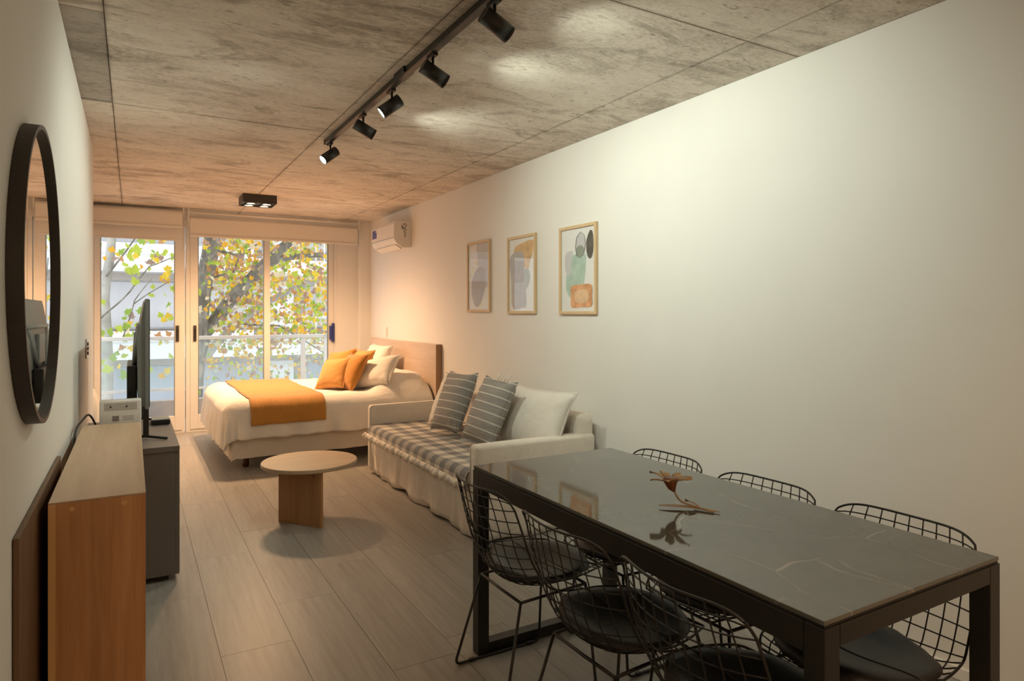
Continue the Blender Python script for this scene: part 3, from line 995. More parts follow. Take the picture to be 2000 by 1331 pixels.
picture('framed print of sage bottle, black oval and orange square, nearest the table', 4.018, 3.572, 1.395, 2.028,
        [([(0.32, 0.33), (0.7, 0.32), (0.74, 0.42), (0.66, 0.72), (0.5, 0.8), (0.28, 0.84), (0.14, 0.72), (0.16, 0.52)], I_sage),
         ([(0.12, 0.3), (0.34, 0.27), (0.3, 0.4), (0.24, 0.56), (0.12, 0.5)], I_lav),
         ([(0.46, 0.1), (0.62, 0.07), (0.72, 0.2), (0.66, 0.33), (0.5, 0.34), (0.42, 0.24)], I_paper if False else I_lav),
         ([(0.46, 0.24), (0.6, 0.21), (0.7, 0.27), (0.6, 0.34), (0.48, 0.33)], I_olive),
         ([(0.86, 0.05), (0.94, 0.1), (0.95, 0.28), (0.88, 0.38), (0.78, 0.34), (0.75, 0.18)], I_dark),
         ([(0.31, 0.70), (0.6, 0.68), (0.90, 0.69), (0.92, 0.82), (0.90, 0.94), (0.6, 0.95), (0.32, 0.95), (0.29, 0.82)], I_ora),
         ([(0.44, 0.76), (0.74, 0.74), (0.82, 0.82), (0.74, 0.9), (0.46, 0.89), (0.4, 0.82)], I_orai)],
        [([(0.44, 0.24), (0.46, 0.12), (0.58, 0.05), (0.7, 0.1), (0.73, 0.2), (0.68, 0.32), (0.56, 0.36), (0.46, 0.33), (0.44, 0.24)], 0.0016)])

# air conditioner
ac = tag(empty('air_conditioner', (XR, 7.02, 2.155)), 'white split air conditioner with blue sticker high on the right wall', 'air conditioner')
prof = [(0, 0.0), (-0.10, -0.012), (-0.17, 0.03), (-0.205, 0.075), (-0.21, 0.11), (-0.21, 0.255), (-0.19, 0.285), (0, 0.285)]
prism('body', [(p[0], p[1]) for p in prof], 'Y', 0.0, 0.78, M_white, ac)
prism('outlet_flap', [(-0.105, -0.016), (-0.172, 0.024), (-0.176, 0.020), (-0.109, -0.021)], 'Y', 0.05, 0.73, M_white, ac)
prism('louvre_gap', [(-0.100, -0.0135), (-0.112, -0.008), (-0.1135, -0.011), (-0.1015, -0.0165)], 'Y', 0.05, 0.68, M_frame_dk, ac)
box('front_seam', -0.2112, -0.209, 0.01, 0.77, 0.098, 0.106, M_chrome, ac)
M_stick = plain('violet_blue_sticker', (0.10, 0.10, 0.32), 0.5, noise_amt=0.3, nscale=30)
box('energy_sticker', -0.2116, -0.2098, 0.60, 0.755, 0.145, 0.245, M_stick, ac)
box('white_mark', -0.2122, -0.2114, 0.60, 0.63, 0.215, 0.245, M_white, ac)
prth = []
tube('side_scribble', [(-0.10, -0.002, 0.25), (-0.075, -0.002, 0.262), (-0.06, -0.002, 0.24), (-0.085, -0.002, 0.215), (-0.065, -0.002, 0.19), (-0.09, -0.002, 0.175), (-0.07, -0.002, 0.15), (-0.085, -0.002, 0.13), (-0.075, -0.002, 0.11)], 0.004, M_frame_dk, ac, 5)
tube('side_scribble', [(-0.115, -0.002, 0.24), (-0.11, -0.002, 0.20), (-0.09, -0.002, 0.195), (-0.11, -0.002, 0.235)], 0.003, M_frame_dk, ac, 5)

# ================================================================== CONSOLE, CABINET, TV
con = tag(empty('wooden_console', (XL + 0.038, 2.317, 0)), 'narrow tall honey-coloured wooden console in the left foreground', 'console')
CW, CLn, CH = 0.247, 1.52, 0.85
box('top_panel', 0, CW, 0.0, CLn, CH - 0.005, CH, M_console_t, con, r=0.0008)
box('top_core', 0.009, CW, 0.021, CLn - 0.021, CH - 0.022, CH - 0.0053, M_console_t, con)
sd = box('side_panel', 0.0, CW, 0.0, 0.020, 0, CH - 0.0054, M_console_s, con, r=0.001)
box('edge_band', 0.0, 0.018, -0.0012, 0.0008, 0, CH - 0.0054, M_console_e, sd)
for fx in (0.058, 0.19):
    cyl('screw_cap', (fx, 0.001, CH - 0.024), (fx, -0.0012, CH - 0.024), 0.0075, M_console_e, sd, 20)
box('side_panel', 0.0, CW, CLn - 0.02, CLn, 0, CH - 0.0054, M_console_s, con, r=0.001)
box('back_panel', 0.0, 0.008, 0.021, CLn - 0.021, 0.0, CH - 0.023, M_console_s, con)
box('divider', 0.009, CW - 0.005, CLn / 2 - 0.01, CLn / 2 + 0.01, 0.06, CH - 0.023, M_console_s, con)
for zz in (0.06, 0.44):
    box('shelf_board', 0.009, CW - 0.005, 0.021, CLn / 2 - 0.011, zz - 0.02, zz, M_console_t, con)
    box('shelf_board', 0.009, CW - 0.005, CLn / 2 + 0.011, CLn - 0.021, zz - 0.02, zz, M_console_t, con)

cab = tag(empty('television_cabinet', (XL + 0.005, 3.875, 0)), 'dark taupe low television cabinet behind the wooden console', 'cabinet')
KW, KL, KH = 0.46, 1.09, 0.704
box('top_panel', 0, KW, 0, KL, KH - 0.03, KH, M_cab, cab, r=0.0015)
box('body', 0.0, KW - 0.02, 0.004, KL - 0.004, 0.035, KH - 0.031, M_cab, cab, r=0.001)
for k in range(3):
    d_ = box('door', KW - 0.0195, KW, 0.004 + k * (KL - 0.008) / 3 + 0.002, 0.004 + (k + 1) * (KL - 0.008) / 3 - 0.002, 0.04, KH - 0.034, M_cab, cab, r=0.001)
    box('finger_pull', KW + 0.0, KW + 0.006, 0.004 + (k + 0.5) * (KL - 0.008) / 3 - 0.05, 0.004 + (k + 0.5) * (KL - 0.008) / 3 + 0.05, KH - 0.05, KH - 0.040, M_frame_dk, d_)
box('lower_band', 0.0, KW - 0.002, 0.0, 0.0038, 0.03, 0.085, M_cab, cab)
for fx in (0.03, KW - 0.10):
    for fy in (0.03, KL - 0.07):
        box('foot', fx, fx + 0.05, fy, fy + 0.04, 0, 0.035, M_black, cab)

tv = tag(empty('television', (0.08, 4.0, KH)), 'flat screen television seen edge-on on the taupe cabinet', 'television')
TW, z0, z1 = 0.96, 0.185, 0.775
box('screen', -0.004, 0.0, 0.004, TW - 0.004, z0 + 0.012, z1 - 0.004, plain('black_screen', (0.006, 0.006, 0.007), 0.12), tv)
box('bezel', -0.022, -0.004, 0, TW, z0, z1, M_plast, tv, r=0.003)
bk = prism('back_cover', [(-0.022, z0 + 0.01), (-0.055, z0 + 0.03), (-0.060, z0 + 0.36), (-0.045, z0 + 0.46), (-0.026, z1 - 0.02), (-0.022, z1 - 0.01)], 'Y', 0.012, TW - 0.012, M_plast, tv)
# raised ribs forming a V on the back, and the lower electronics box
def rib(y0, za, y1, zb):
    tube('back_rib', [(-0.050 if za > 0.6 else -0.064, y0, za), (-0.066, (y0 + y1) / 2, (za + zb) / 2), (-0.072, y1, zb)], 0.012, M_plast_l, bk, 6)
rib(0.10, z0 + 0.43, 0.34, z0 + 0.20)
rib(0.86, z0 + 0.43, 0.62, z0 + 0.20)
tube('back_rib', [(-0.050, 0.05, z0 + 0.44), (-0.050, 0.91, z0 + 0.44)], 0.012, M_plast_l, bk, 6)
eb = box('electronics_box', -0.108, -0.058, 0.22, 0.78, z0 + 0.02, z0 + 0.22, M_black, bk, r=0.008)
box('rating_label', -0.1085, -0.1078, 0.60, 0.66, z0 + 0.14, z0 + 0.20, M_white, eb)
box('wall_mount_plate', -0.075, -0.058, 0.36, 0.60, z0 + 0.24, z0 + 0.40, M_plast_l, bk, r=0.004)
for fy in (0.17, 0.88):
    f_ = box('foot_post', -0.030, -0.002, fy - 0.02, fy + 0.02, 0.012, z0 + 0.01, M_black, tv, r=0.004)
    tube('foot_bar', [(-0.10, fy + 0.06, 0.008), (-0.02, fy, 0.016), (0.085, fy - 0.07, 0.008)], 0.008, M_black, f_, 8)

stb = tag(empty('set_top_box', (0.10, 4.645, KH)), 'flat black media box lying on the cabinet behind the television', 'media box')
box('body', 0, 0.105, 0, 0.15, 0.004, 0.030, M_black, stb, r=0.003)
box('lit_lid', 0.003, 0.102, 0.003, 0.147, 0.030, 0.036, M_plast_l, stb, r=0.002)  # lit top of the black box, painted as a lighter grey
multibox('foot', [(0.01, 0.03, 0.01, 0.03, 0, 0.004), (0.075, 0.095, 0.01, 0.03, 0, 0.004), (0.01, 0.03, 0.12, 0.14, 0, 0.004), (0.075, 0.095, 0.12, 0.14, 0, 0.004)], M_black, stb)

hb = tag(empty('white_appliance', (-0.145, 3.90, KH)), 'small white appliance with vent grille standing between console and television', 'appliance')
box('casing', 0, 0.184, 0, 0.09, 0.006, 0.252, M_white, hb, r=0.006, seg=3)
m_, nt_, b_ = new_mat('perforated_grille')
vo_ = N(nt_, 'ShaderNodeTexVoronoi'); vo_.inputs['Scale'].default_value = 130; vo_.inputs['Randomness'].default_value = 0.0
nt_.links.new(coords(nt_), vo_.inputs['Vector'])
r_ = ramp(nt_, [(0.30, (0.16, 0.155, 0.15)), (0.36, (0.62, 0.60, 0.57))])
nt_.links.new(vo_.outputs['Distance'], r_.inputs[0]); nt_.links.new(r_.outputs[0], b_.inputs['Base Color'])
box('vent_grille', 0.022, 0.164, -0.0015, 0.001, 0.205, 0.240, m_, hb)
for fx in (0.048, 0.118):
    prism('warning_mark', [(fx - 0.006, 0.218), (fx + 0.006, 0.218), (fx, 0.230)], 'Y', -0.0025, -0.0012, M_frame_dk, hb)
for k in range(4):
    box('vent_slot', 0.055, 0.085, -0.0012, 0.001, 0.150 + k * 0.007, 0.1535 + k * 0.007, M_frame_dk, hb)
for k in range(3):
    box('printed_line', 0.10, 0.15, -0.0008, 0.001, 0.152 + k * 0.009, 0.1545 + k * 0.009, M_plast_l, hb)
box('foot', 0.02, 0.164, 0.012, 0.078, 0, 0.007, M_plast, hb)

tag(tube('power_cable', rounded_path([(-0.15, 4.05, 0.78), (-0.19, 3.95, 0.90), (-0.232, 3.72, 0.86), (-0.236, 3.50, 0.74), (-0.236, 3.40, 0.35), (-0.234, 3.36, 0.006)], 0.06, 6), 0.005, M_black, None, 8), 'black power cable drooping behind the wooden console', 'cable')
tag(tube('white_cable', rounded_path([(-0.225, 2.50, 0.02), (-0.225, 2.42, 0.30), (-0.224, 2.36, 0.05), (-0.224, 2.30, 0.006)], 0.05, 6), 0.004, M_white, None, 6), 'thin white cable hanging in the gap beside the wooden console', 'cable')

# ================================================================== SOFT THINGS
def pillow_data(w, h, t, n=18, pinch=0.07, seed=0, wr=0.014):
    verts, faces = [], []
    def P_(i, j, side):
        a = -1 + 2 * i / n
        b = -1 + 2 * j / n
        x_ = a * w / 2 * (1 - pinch * (1 - b * b))
        y_ = b * h / 2 * (1 - pinch * (1 - a * a))
        k = max(0.0, (1 - abs(a) ** 2.4)) ** 0.5 * max(0.0, (1 - abs(b) ** 2.4)) ** 0.5
        z_ = side * t / 2 * k
        nz = noise.noise(Vector((x_ * 7 + seed * 3.1, y_ * 7, side * 2.0)))
        crn = (abs(a) * abs(b)) ** 1.5
        z_ += wr * nz * (0.3 + crn) + wr * 1.2 * crn * math.sin(14 * (a - b * side) + seed) * (k ** 0.5)
        return (x_, y_, z_)
    idx = {}
    for side in (1, -1):
        for i in range(n + 1):
            for j in range(n + 1):
                edge = i in (0, n) or j in (0, n)
                if side == -1 and edge:
                    idx[side, i, j] = idx[1, i, j]
                    continue
                idx[side, i, j] = len(verts)
                verts.append(P_(i, j, side))
    for side in (1, -1):
        for i in range(n):
            for j in range(n):
                q = (idx[side, i, j], idx[side, i + 1, j], idx[side, i + 1, j + 1], idx[side, i, j + 1])
                faces.append(q if side == 1 else q[::-1])
    return verts, faces

def pillow(name, label, mat, w, h, t, loc, normal, roll=0.0, seed=0, cat='cushion', group=None, pinch=0.10, piping=None):
    """normal: direction the front face looks; local y is 'up' along the cushion"""
    v, f = pillow_data(w, h, t, 18, pinch, seed)
    o = mesh_obj(name, v, f, mat, None, True)
    nz = Vector(normal).normalized()
    up = Vector((0, 0, 1))
    xx = up.cross(nz).normalized()
    yy = nz.cross(xx)
    M = Matrix((xx, yy, nz)).transposed().to_4x4()
    o.matrix_world = Matrix.Translation(Vector(loc)) @ M @ Matrix.Rotation(roll, 4, 'Z')
    # welt cord round the seam
    n = 18
    ed = []
    def bp(a, b):
        return (a * w / 2 * (1 - pinch * (1 - b * b)), b * h / 2 * (1 - pinch * (1 - a * a)), 0)
    for k in range(n): ed.append(bp(-1 + 2 * k / n, -1))
    for k in range(n): ed.append(bp(1, -1 + 2 * k / n))
    for k in range(n): ed.append(bp(1 - 2 * k / n, 1))
    for k in range(n): ed.append(bp(-1, 1 - 2 * k / n))
    ed.append(ed[0])
    tv_, tf_ = tube_data(ed, 0.0045, 5, False)
    s_ = mesh_obj('seam_welt', tv_, tf_, piping or mat, o, True)
    tag(o, label, cat, group)
    return o

def drape(name, x0, x1, y0, y1, ztop, rad, over, mat, hem=None, n=(90, 90), lift=0.0, bumpf=None, wr=0.012, seed=0.0, thick=0.0, parent=None):
    """cloth lying on a box x0..x1, y0..y1 and hanging over its sides by over=(xmin,xmax,ymin,ymax)"""
    oxm, oxp, oym, oyp = over
    ix0, ix1 = (x0 + rad if oxm else x0), (x1 - rad if oxp else x1)
    iy0, iy1 = (y0 + rad if oym else y0), (y1 - rad if oyp else y1)
    arc = rad * PI / 2
    def ext(o_, s): return (o_ - rad + arc) if o_ else 0
    p0, p1 = ix0 - ext(oxm, 0), ix1 + ext(oxp, 0)
    q0, q1 = iy0 - ext(oym, 0), iy1 + ext(oyp, 0)
    verts, faces = [], []
    nx, ny = n
    for i in range(nx + 1):
        p = p0 + (p1 - p0) * i / nx
        for j in range(ny + 1):
            q = q0 + (q1 - q0) * j / ny
            cx_, cy_ = min(max(p, ix0), ix1), min(max(q, iy0), iy1)
            dx, dy = p - cx_, q - cy_
            d = math.hypot(dx, dy)
            dm = max(abs(dx), abs(dy))
            scl = (dm + (d - dm) * 0.25) / d if d > 1e-9 else 1
            dx, dy, d = dx * scl, dy * scl, d * scl
            R_ = rad + lift
            if d < 1e-9:
                X, Y, Z = p, q, ztop + lift
            else:
                ux, uy = dx / d, dy / d
                if d < arc:
                    an = d / rad
                    hz, dr = R_ * math.sin(an), R_ * (1 - math.cos(an))
                else:
                    hz, dr = R_, R_ + (d - arc)
                    fall = d - arc
                    s_along = (cx_ * 1.0 + cy_ * 1.0) + math.atan2(uy, ux) * 0.35
                    hz += wr * (math.sin(s_along * 21 + seed) + 0.6 * math.sin(s_along * 37 + seed * 2)) * min(1, fall / 0.15)
                    hz += 0.05 * fall
                X, Y, Z = cx_ + ux * hz, cy_ + uy * hz, ztop + lift - dr
            w_ = noise.noise(Vector((X * 3.1 + seed, Y * 3.1, 0.3))) * wr * 0.7 + noise.noise(Vector((X * 8 + seed, Y * 8, Z * 3))) * wr * 0.35
            Z += w_
            if bumpf:
                Z += bumpf(X, Y) * (1 if d < arc * 1.5 else 0.25)
            Z = max(Z, 0.06)
            verts.append((X, Y, Z))
    for i in range(nx):
        for j in range(ny):
            a = i * (ny + 1) + j
            faces.append((a, a + ny + 1, a + ny + 2, a + 1))
    o = mesh_obj(name, verts, faces, mat, parent, True)
    return o

# ---- headboard and bed
hbd = tag(empty('headboard', (XR, 6.17, 0)), 'flat wood veneer headboard against the right wall behind the bed', 'headboard')
box('panel', -0.066, -0.004, 0.012, 2.17, 0.03, 1.085, M_head, hbd, r=0.002)
box('edge_strip', -0.066, -0.004, 0.0, 0.0118, 0.03, 1.085, M_headedge, hbd, r=0.002)

BX0, BX1, BY0, BY1 = 0.74, 2.655, 6.22, 8.10
bed = tag(empty('bed', (BX0, BY0, 0)), 'double bed base with cream valance and dark turned legs', 'bed')
box('base', 0.02, BX1 - BX0, 0.02, BY1 - BY0 - 0.02, 0.118, 0.33, M_bedbase, bed, r=0.05, seg=4)
box('mattress', 0.02, BX1 - BX0, 0.02, BY1 - BY0 - 0.02, 0.335, 0.585, M_cushw, bed, r=0.06, seg=4)
for lx in (0.16, 1.80):
    for ly in (0.22, 1.60):
        v_, f_ = tube_data([(lx, ly, 0), (lx, ly, 0.03), (lx, ly, 0.07), (lx, ly, 0.135)], 0.03, 16, True, [0.024, 0.030, 0.026, 0.034])
        mesh_obj('leg', v_, f_, M_legw, bed, True)
# valance with soft sag along the bottom
val = drape('valance', BX0, BX1, BY0, BY1, 0.335, 0.06, (0.215, 0, 0.215, 0.215), M_bedbase, n=(70, 70), wr=0.006, seed=1.3)
bm = bmesh.new(); bm.from_mesh(val.data)
bmesh.ops.delete(bm, geom=[f for f in bm.faces if f.calc_center_median().z > 0.33], context='FACES')
bm.to_mesh(val.data); bm.free()
val.parent = bed
val.location = (-BX0, -BY0, 0)

def head_bump(X, Y):
    t = min(1, max(0, (X - 2.02) / 0.30)); t = t * t * (3 - 2 * t)
    e = min(1, max(0, (2.66 - X) / 0.10)); e = e * e * (3 - 2 * e)
    s_ = min(1, max(0, (Y - 6.20) / 0.22)); s_ = s_ * s_ * (3 - 2 * s_)
    return 0.165 * t * (0.35 + 0.65 * e) * s_
duv = drape('duvet', BX0 - 0.05, BX1 - 0.01, BY0 - 0.035, BY1 + 0.03, 0.615, 0.13, (0.40, 0, 0.325, 0.33), M_duvet, n=(120, 120), bumpf=head_bump, wr=0.019, seed=0.7)
tag(duv, 'white duvet draped over the bed and its pillows', 'duvet')
run = drape('bed_runner', 0.905, 1.56, BY0 - 0.035, BY1 + 0.03, 0.615, 0.13, (0, 0, 0.205, 0.2), M_runner, n=(36, 90), lift=0.018, wr=0.016, seed=0.7)
tag(run, 'mustard yellow woven runner laid across the foot of the bed', 'bed runner')
for m in (duv, run):
    sm = m.modifiers.new('thickness', 'SOLIDIFY'); sm.thickness = 0.008; sm.offset = 1.0

OG = 'mustard cushions on the bed'
pillow('mustard_cushion', 'mustard cushion lying frontmost and furthest towards the foot of the bed', M_mustard, 0.37, 0.38, 0.17, (1.80, 6.78, 0.782), (-0.70, -0.42, 0.62), 0.16, 1, group=OG)
pillow('mustard_cushion', 'deep mustard cushion leaning against the white bed pillow', M_mustard2, 0.40, 0.42, 0.17, (1.95, 6.70, 0.80), (-0.88, -0.20, 0.50), 0.02, 2, group=OG)
pillow('mustard_cushion', 'deep mustard cushion propped upright at the back of the bed group', M_mustard2, 0.38, 0.40, 0.16, (1.96, 7.20, 0.82), (-0.80, -0.42, 0.55), 0.18, 3, group=OG)
pillow('mustard_cushion', 'mustard cushion mostly hidden behind the two front mustard cushions', M_mustard, 0.42, 0.42, 0.15, (2.12, 7.02, 0.82), (-0.88, -0.2, 0.45), 0.0, 4, group=OG)
WG = 'white bed pillows'
pillow('white_bed_pillow', 'white bed pillow leaning towards the sofa beside the mustard cushions', M_cushw, 0.52, 0.38, 0.19, (2.17, 6.58, 0.795), (-0.70, -0.28, 0.70), 0.26, 5, 'pillow', WG)
pillow('white_bed_pillow', 'white bed pillow standing at the far side against the headboard', M_cushw, 0.62, 0.40, 0.17, (2.44, 7.40, 0.86), (-0.88, -0.05, 0.45), 0.0, 6, 'pillow', WG)

# ---- coffee table
cof = tag(empty('coffee_table', (1.06, 4.63, 0)), 'low round coffee table with pale top on a wooden slab base', 'coffee table')
v_, f_ = [], []
R_, ZT = 0.318, 0.388
prof_ = [(R_ - 0.004, ZT - 0.026), (R_, ZT - 0.022), (R_, ZT - 0.003), (R_ - 0.003, ZT)]
nn = 72
for (r_, zz) in prof_:
    for k in range(nn):
        v_.append((r_ * math.cos(2 * PI * k / nn), r_ * math.sin(2 * PI * k / nn), zz))
for q in range(3):
    for k in range(nn):
        f_.append((q * nn + k, q * nn + (k + 1) % nn, (q + 1) * nn + (k + 1) % nn, (q + 1) * nn + k))
f_.append(tuple(range(nn))[::-1]); f_.append(tuple(3 * nn + k for k in range(nn)))
mesh_obj('table_top', v_, f_, M_ash, cof)
an = math.atan2(4.331 - 4.624, 1.07 - 0.859)
slab = box('base_slab', -0.18, 0.18, -0.011, 0.011, 0, ZT - 0.027, M_pine, cof, r=0.001)
slab.location = (0.965 - 1.06, 4.478 - 4.63, 0); slab.rotation_euler.z = an
slab2 = box('base_slab', -0.18, 0.18, -0.011, 0.011, 0, ZT - 0.027, M_pine, cof, r=0.001)
slab2.location = (0.965 + 0.07 - 1.06, 4.478 + 0.30 - 4.63, 0); slab2.rotation_euler.z = an
for fx in (-0.09, 0.12):
    cyl('screw_cap', (fx, -0.0105, ZT - 0.055), (fx, -0.0125, ZT - 0.055), 0.006, M_legw, slab, 14)

# ---- sofa
SX0, SX1, SY0, SY1 = 1.79, 2.70, 3.53, 5.66
sofa = tag(empty('sofa', (SX0, SY0, 0)), 'cream slipcovered sofa with checked seat along the right wall', 'sofa')
def S(name, x0, x1, y0, y1, z0, z1, mat, r=0.03, parent=sofa, seg=4):
    return box(name, x0 - SX0, x1 - SX0, y0 - SY0, y1 - SY0, z0, z1, mat, parent, r=r, seg=seg)
S('base', SX0 + 0.03, SX1, SY0 + 0.03, SY1 - 0.03, 0.03, 0.33, M_slip, 0.03)
for (a, b2) in ((SY0, SY0 + 0.10), (SY1 - 0.085, SY1)):
    arm = S('arm', SX0 + 0.004, SX1 - 0.01, a, b2, 0.04, 0.598, M_slip, 0.028, seg=4)
    # piping along the front edge
    yi = b2 - 0.014 if a < 4 else a + 0.012
    tube('piping', [Vector(p) - Vector((SX0, SY0, 0)) for p in rounded_path([(SX0 + 0.004, yi, 0.34), (SX0 + 0.006, yi, 0.592), (SX1 - 0.06, yi, 0.596)], 0.03, 5)], 0.005, M_cushw, arm, 6)
S('back', SX1 - 0.14, SX1, SY0 + 0.02, SY1 - 0.02, 0.04, 0.73, M_slip, 0.05)
# pleated skirt hanging to the floor on the front and near side
def skirt(path, z0, z1, depth, per, mat, seed):
    v, f = [], []
    L = 0; acc = [0]
    for a, b2 in zip(path[:-1], path[1:]):
        L += (Vector(b2) - Vector(a)).length; acc.append(L)
    n = int(L / 0.012)
    rows = 8
    for i in range(n + 1):
        s_ = L * i / n
        k = max(q for q in range(len(acc)) if acc[q] <= s_ + 1e-9)
        k = min(k, len(path) - 2)
        a, b2 = Vector(path[k]), Vector(path[k + 1])
        d = (b2 - a).normalized()
        nrm = Vector((d.y, -d.x))
        p = a + d * (s_ - acc[k])
        ph = (s_ / per) % 1.0
        pleat = math.exp(-((ph - 0.5) / 0.10) ** 2)
        for j in range(rows + 1):
            t = j / rows
            off = depth * t * (0.45 + 1.0 * pleat + 0.55 * math.sin(s_ * 16 + seed) + 0.35 * math.sin(s_ * 41 + seed) * (1 - t)) + 0.006 * noise.noise(Vector((s_ * 22, t * 3, seed)))
            zz = z1 + (z0 + 0.008 * math.sin(s_ * 9 + seed) - z1) * t
            q = p + nrm * off
            v.append((q.x - SX0, q.y - SY0, zz))
    for i in range(n):
        for j in range(rows):
            a = i * (rows + 1) + j
            f.append((a, a + 1, a + rows + 2, a + rows + 1))
    o = mesh_obj('skirt', v, f, mat, sofa, True)
    sm = o.modifiers.new('thickness', 'SOLIDIFY'); sm.thickness = 0.004
    return o
skirt([(SX0 + 0.012, SY1), (SX0 + 0.012, SY0), ], 0.014, 0.345, -0.026, 0.52, M_slip, 0.4)
skirt([(SX0 + 0.01, SY0 + 0.004), (SX1 - 0.02, SY0 + 0.004)], 0.014, 0.345, 0.012, 0.7, M_slip, 1.1)
# checked seat mattress and its ragged fringe
SCY0, SCY1 = SY0 + 0.105, SY1 - 0.09
seat = drape('seat_cushion', SX0 - 0.02 - SX0, SX1 - 0.14 - SX0, SCY0 - SY0, SCY1 - SY0, 0.432, 0.05, (0.10, 0, 0, 0), M_check, n=(50, 110), wr=0.008, seed=2.2, parent=sofa)
def fringe():
    v, f = [], []
    n = 240
    for i in range(n + 1):
        y = SCY0 - 0.01 + (SCY1 - SCY0 + 0.06) * i / n
        w = 0.010 * math.sin(y * 60) + 0.008 * math.sin(y * 97 + 1)
        v += [(-0.022 - 0.0, y - SY0, 0.358), (-0.040 + w, y - SY0, 0.340 + 0.006 * math.sin(y * 71)), (-0.034 + w * 0.7, y - SY0, 0.315 + 0.010 * math.sin(y * 83 + 2))]
    for i in range(n):
        for j in range(2):
            a = i * 3 + j
            f.append((a, a + 1, a + 4, a + 3))
    o = mesh_obj('ruffle', v, f, M_linen, seat, True)
    sm = o.modifiers.new('thickness', 'SOLIDIFY'); sm.thickness = 0.006
fringe()
S('mattress_core', SX0 + 0.0, SX1 - 0.145, SCY0 + 0.005, SCY1 - 0.005, 0.335, 0.418, M_linen, 0.02)

SGp = 'cushions on the sofa'
pillow('striped_cushion', 'grey striped cushion on the sofa nearest the bed', M_stripe, 0.43, 0.50, 0.17, (2.21, 4.75, 0.70), (-0.92, -0.05, 0.40), 0.04, 7, group='grey striped cushions on the sofa')
pillow('striped_cushion', 'grey striped cushion with tied top on the sofa nearest the dining table', M_stripe, 0.43, 0.50, 0.17, (2.21, 4.16, 0.70), (-0.92, -0.05, 0.42), -0.04, 8, group='grey striped cushions on the sofa')
pillow('white_cushion', 'white back cushion behind the striped cushion nearest the bed', M_cushw, 0.52, 0.48, 0.17, (2.36, 5.10, 0.66), (-0.92, -0.10, 0.40), 0.0, 9, group='white back cushions of the sofa')
pillow('white_cushion', 'white back cushion showing between the two striped cushions', M_cushw, 0.46, 0.46, 0.16, (2.45, 4.53, 0.665), (-0.94, -0.05, 0.32), 0.0, 10, group='white back cushions of the sofa')
pillow('white_cushion', 'wide white back cushion at the sofa end by the dining table', M_cushw, 0.76, 0.46, 0.18, (2.42, 3.905, 0.665), (-0.92, -0.08, 0.40), 0.0, 11, group='white back cushions of the sofa')
# little ties on top of the second striped cushion are part of it
sc = [o for o in COL.objects if o.name.startswith('striped_cushion')][1]
for k, (a, b2) in enumerate(((-0.04, 0.06), (0.0, 0.075), (0.05, 0.05), (0.09, 0.06))):
    tube('tie', [(a, 0.225, 0.0), (a + 0.01, 0.25, 0.012), (a - 0.012 + 0.01 * k, 0.225 + b2, 0.0)], 0.005, M_slip, sc, 6)

# ---- large cream cushion standing on the floor in the window recess
pillow('floor_cushion', 'large cream cushion standing on edge just beyond the left wall corner', M_cushw, 0.55, 0.86, 0.20, (-0.305, 6.10, 0.435), (1.0, 0.0, 0.02), 0.0, 12)

# ================================================================== DINING TABLE
TX0, TX1, TY0, TY1, TZ = 1.222, 1.945, 0.84, 2.44, 0.770
tab = tag(empty('dining_table', (TX0, TY0, 0)), 'black framed dining table with dark veined stone top', 'table')
tw, tl = TX1 - TX0, TY1 - TY0
top = box('table_top', 0.002, tw - 0.002, 0.002, tl - 0.002, TZ - 0.010, TZ, M_stone, tab, r=0.0015)
box('top_edge', 0.004, tw - 0.004, 0.004, tl - 0.004, TZ - 0.016, TZ - 0.0102, M_black, tab)
fr, fh = 0.05, 0.065
zt = TZ - 0.0165
box('side_rail', 0, fr, fr + 0.001, tl - fr - 0.001, zt - fh, zt, M_black, tab, r=0.002)
box('side_rail', tw - fr, tw, fr + 0.001, tl - fr - 0.001, zt - fh, zt, M_black, tab, r=0.002)
for y0 in (0.0, tl - fr):
    box('end_rail', fr + 0.001, tw - fr - 0.001, y0, y0 + fr, zt - 0.045, zt, M_black, tab, r=0.002)
    box('leg', 0, fr, y0, y0 + fr, 0, zt, M_black, tab, r=0.002)
    box('leg', tw - fr, tw, y0, y0 + fr, 0, zt, M_black, tab, r=0.002)
    box('floor_bar', fr + 0.001, tw - fr - 0.001, y0, y0 + fr, 0.0, 0.045, M_black, tab, r=0.002)

# ---- dried flower ornament
M_dry = plain('dried_gold_petal', (0.42, 0.27, 0.12), 0.5, metal=0.15, noise_amt=0.25, nscale=30)
M_dryd = plain('dried_brown_calyx', (0.22, 0.075, 0.02), 0.45, noise_amt=0.3, nscale=40)
M_dryl = plain('dried_tan_leaf', (0.38, 0.27, 0.155), 0.6, noise_amt=0.2, nscale=25)
FX, FY = 1.535, 1.585
flo = tag(empty('dried_flower', (FX, FY, TZ)), 'dried golden flower ornament lying on the dining table', 'ornament')
def petal(name, L, W, cup, tilt, az, base, mat, parent, twist=0.0):
    n = 8
    v, f = [], []
    for i in range(n + 1):
        t = i / n
        w = W * math.sin(PI * min(1, 0.12 + 0.88 * t) ** 0.9) * (0.35 + 0.65 * t) if t < 1 else 0.002
        for j in (-1, -0.5, 0, 0.5, 1):
            lx = L * t
            ly = w * j
            lz = cup * (1 - (1 - t) ** 2) * 0 + tilt * (t - 0.55 * t * t) + 0.20 * abs(j) ** 2 * w + twist * j * t
            v.append((lx, ly, lz))
    for i in range(n):
        for j in range(4):
            a = i * 5 + j
            f.append((a, a + 5, a + 6, a + 1))
    o = mesh_obj(name, v, f, mat, parent, True)
    o.location = base
    o.rotation_euler = (0, 0, az)
    sm = o.modifiers.new('thickness', 'SOLIDIFY'); sm.thickness = 0.0018
    return o
cup0 = (-0.012, 0.012, 0.058)
